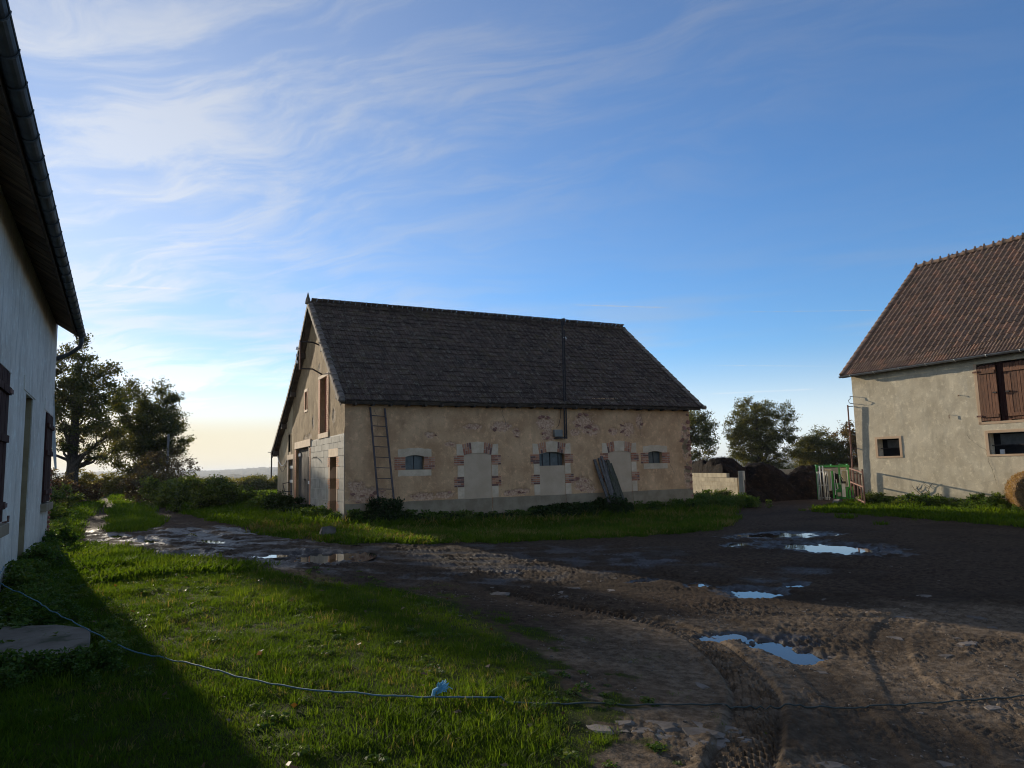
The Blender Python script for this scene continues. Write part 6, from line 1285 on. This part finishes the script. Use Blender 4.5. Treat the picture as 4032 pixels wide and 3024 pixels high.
bush('tall ruddy thorn bush in front of the round oak', .9, 50.5, 14, 'leaf_ruddy', 1.7, 3.4, 60, .12, cl=.5, dens=.7)
bush('greyish twiggy bush between the thorn bush and the lane', -.2, 47.0, 15, 'leaf_ruddy', 1.2, 2.2, 40, .11, cl=.42, dens=.8)
bush('brown bracken clump at the left side of the lane', -4.1, 47.5, 16, 'leaf_brown', 1.6, 1.4, 55, .12)
bush('dark bramble thicket at the end of the white farmhouse', -4.2, 37.5, 17, 'leaf_bramble', 1.5, 1.6, 55, .11)
bush('low green bush on the verge next to the white farmhouse', -3.1, 28.5, 18, 'leaf_weed', .8, .8, 30, .09)
bush('ruddy shrub under the tall ivy grown tree', -5.6, 52.0, 19, 'leaf_ruddy', 1.8, 2.3, 50, .12, cl=.45)
bush('yellow green willow bush at the far end of the lane', -2.6, 74.0, 20, 'leaf_yellow', 1.7, 2.0, 55, .15, cl=.5)
bush('yellow leafed sapling left of the willow bush at the lane end', -5.6, 76.0, 21, 'leaf_yellow', 1.6, 2.4, 50, .15, cl=.5)
bush('ivy mound clothing the orange stump left of the ochre barn', 3.1, 37.1, 22, 'leaf_ivy', .55, 1.35, 34, .09, cl=.25)
bush('shaggy dark shrub before the plank door of the gable', 4.75, 29.2, 23, 'leaf_ivy', .65, .95, 40, .08, cl=.25)
bush('green elder bush against the gable foot near the small door', 4.6, 32.6, 24, 'leaf_weed', .8, .75, 44, .09, cl=.27)
bush('leafy nettle clump at the near corner of the ochre barn', 5.0, 24.2, 25, 'leaf_weed', .55, .55, 26, .07, cl=.2)
bush('sprawling ivy clump at the foot of the leaning ladder', 6.7, 22.05, 26, 'leaf_ivy', .55, .95, 34, .075, cl=.22)
bush('ivy clump at the foot of the leaning planks', 15.3, 22.1, 27, 'leaf_ivy', .75, .75, 40, .075, cl=.22)
bush('ivy bush left of the leaning planks under the second bricked door', 14.1, 22.15, 28, 'leaf_ivy', .7, .6, 34, .075, cl=.22)
bush('bright bramble sprig in front of the low concrete block wall', 22.5, 24.0, 29, 'leaf_bramble', .55, .6, 30, .085, cl=.27)
bush('dark nettle bed between the ochre barn and the low block wall', 21.0, 23.3, 30, 'leaf_weed', .8, .55, 40, .08, cl=.25)
bush('green weed clump against the grey barn below its small window', 25.75, 16.9, 31, 'leaf_weed', .6, .5, 30, .07, cl=.2)
bush('pale dried weed clump beside the straw bale', 25.6, 14.6, 32, 'leaf_weed', .6, .6, 28, .07, cl=.2)
bush('bramble at the foot of the rusty gate by the grey barn', 25.75, 19.0, 33, 'leaf_bramble', .5, .55, 24, .07, cl=.2)
bush('weedy clump against the farmhouse wall below the shuttered window', -1.75, 19.4, 34, 'leaf_weed', .3, .5, 18, .06, cl=.17)
bush('nettles at the foot of the farmhouse door jamb', -1.55, 14.8, 35, 'leaf_weed', .3, .45, 20, .055, cl=.17)
# hedge across the field: one shrub after another
HEDGE = [('leftmost shrub of the far field hedge, beside the lane', 3.2), ('second shrub of the far field hedge from the lane', 5.6), ('third shrub of the far field hedge from the lane', 8.0), ('fourth shrub of the far field hedge from the lane', 10.6), ('fifth shrub of the far field hedge, left of the gable', 13.2), ('sixth shrub of the far field hedge, hard by the gable', 15.8)]
for k, (lab, x) in enumerate(HEDGE): bush(lab, x-1.5, 84+.25*k+1.5*(k % 2), 50+k, 'leaf_yellow' if k % 2 else 'leaf_hedge', 2.2, 1.45+.3*(k % 3 == 1), 60, .15, 'shrubs of the far field hedge', cl=.55, name='hedge_shrub')
# dry vine and stalks on walls
vn = MB(); rg = random.Random(5)
for (y0, d) in ((-2.6, -1), (-2.9, 1), (-5.6, -1)):
    p = Vector((-.03, y0, -.1)); pts = [p.copy()]
    for i in range(8): p = p+Vector((rg.uniform(-.01, .005), d*rg.uniform(.02, .12), rg.uniform(.05, .13))); pts.append(p.copy())
    vn.tube(pts, [.016-.0014*i for i in range(9)], 5)
    for i in (3, 5, 6): vn.tube([pts[i], pts[i]+Vector((0, -d*.15, .10)), pts[i]+Vector((0, -d*.22, .22))], [.008, .006, .003], 4)
vn.build('dry_vine', M['bark'], rb)
# ------------------------------------------------------------------ far land
def hills(name, r0, r1, a0, a1, zb, h, seed, bump, step):
    an = np.radians(np.arange(a0, a1, step)); rr = np.linspace(r0, r1, 16); A_, R2 = np.meshgrid(an, rr, indexing='ij'); t = (R2-r0)/(r1-r0)
    X, Y = R2*np.sin(A_), R2*np.cos(A_); k = fbm(A_*9, R2*0+seed, 3, seed)
    Z = zb+(h*(1+.45*k))*np.sin(np.clip(t*1.15, 0, 1)*math.pi*.5)+bump*fbm(X/18, Y/18, 4, seed+3)*ss(0, .1, t)
    n1, n2 = A_.shape; i, j = np.meshgrid(np.arange(n1-1), np.arange(n2-1), indexing='ij'); F = np.stack([i*n2+j, i*n2+j+1, (i+1)*n2+j+1, (i+1)*n2+j], -1).reshape(-1, 4)
    tag(mobj(name, np_mesh(name, np.stack([X.ravel(), Y.ravel(), Z.ravel()], 1), F, M['hill'], False)), kind='structure')
hills('hills', 2200, 3600, -45, 100, -9, 34, 2, 7.0, .05)
hills('hills', 900, 1400, -45, 100, -9, 8.5, 5, 5.0, .08)
def far_wood():
    """clumps of trees and field edges too far to tell apart"""
    rng = np.random.default_rng(6); LV = []
    for _ in range(240):
        a = R_(rng.uniform(-16, 66)); r = rng.uniform(170, 620); x, y = r*math.sin(a), r*math.cos(a); s = rng.uniform(2.0, 3.6); k = 90; P = rng.normal(size=(k, 3)); P /= np.linalg.norm(P, axis=1)[:, None]; P *= (s*rng.random(k)**.4)[:, None]
        P[:, 2] = np.abs(P[:, 2])*.9; LV.append(P+np.array([x, y, gz(x, y)]))
    V, F, r = leaf_quads(np.concatenate(LV), 1.5, rng, .3, .8); o = mobj('far_wood', np_mesh('far_wood', V, F, M['leaf_far'], False, {'rnd': r})); tag(o, 'far off belt of trees and hedges before the hills', 'wood', kind='stuff')
far_wood()
# ------------------------------------------------------------------ haze
def haze():
    m = bpy.data.materials.new('haze'); m.use_nodes = True; nt = m.node_tree; nt.nodes.clear()
    v = nn(nt, 'ShaderNodeVolumePrincipled', {'Color': (.80, .88, 1.0, 1), 'Density': HAZE, 'Anisotropy': .2}); nt.links.new(v.outputs[0], nn(nt, 'ShaderNodeOutputMaterial').inputs['Volume'])
    o = MB().box(-9500, 9500, -9500, 9500, -12, 60).build('haze', m); tag(o, kind='stuff')
HAZE = .00016
haze()
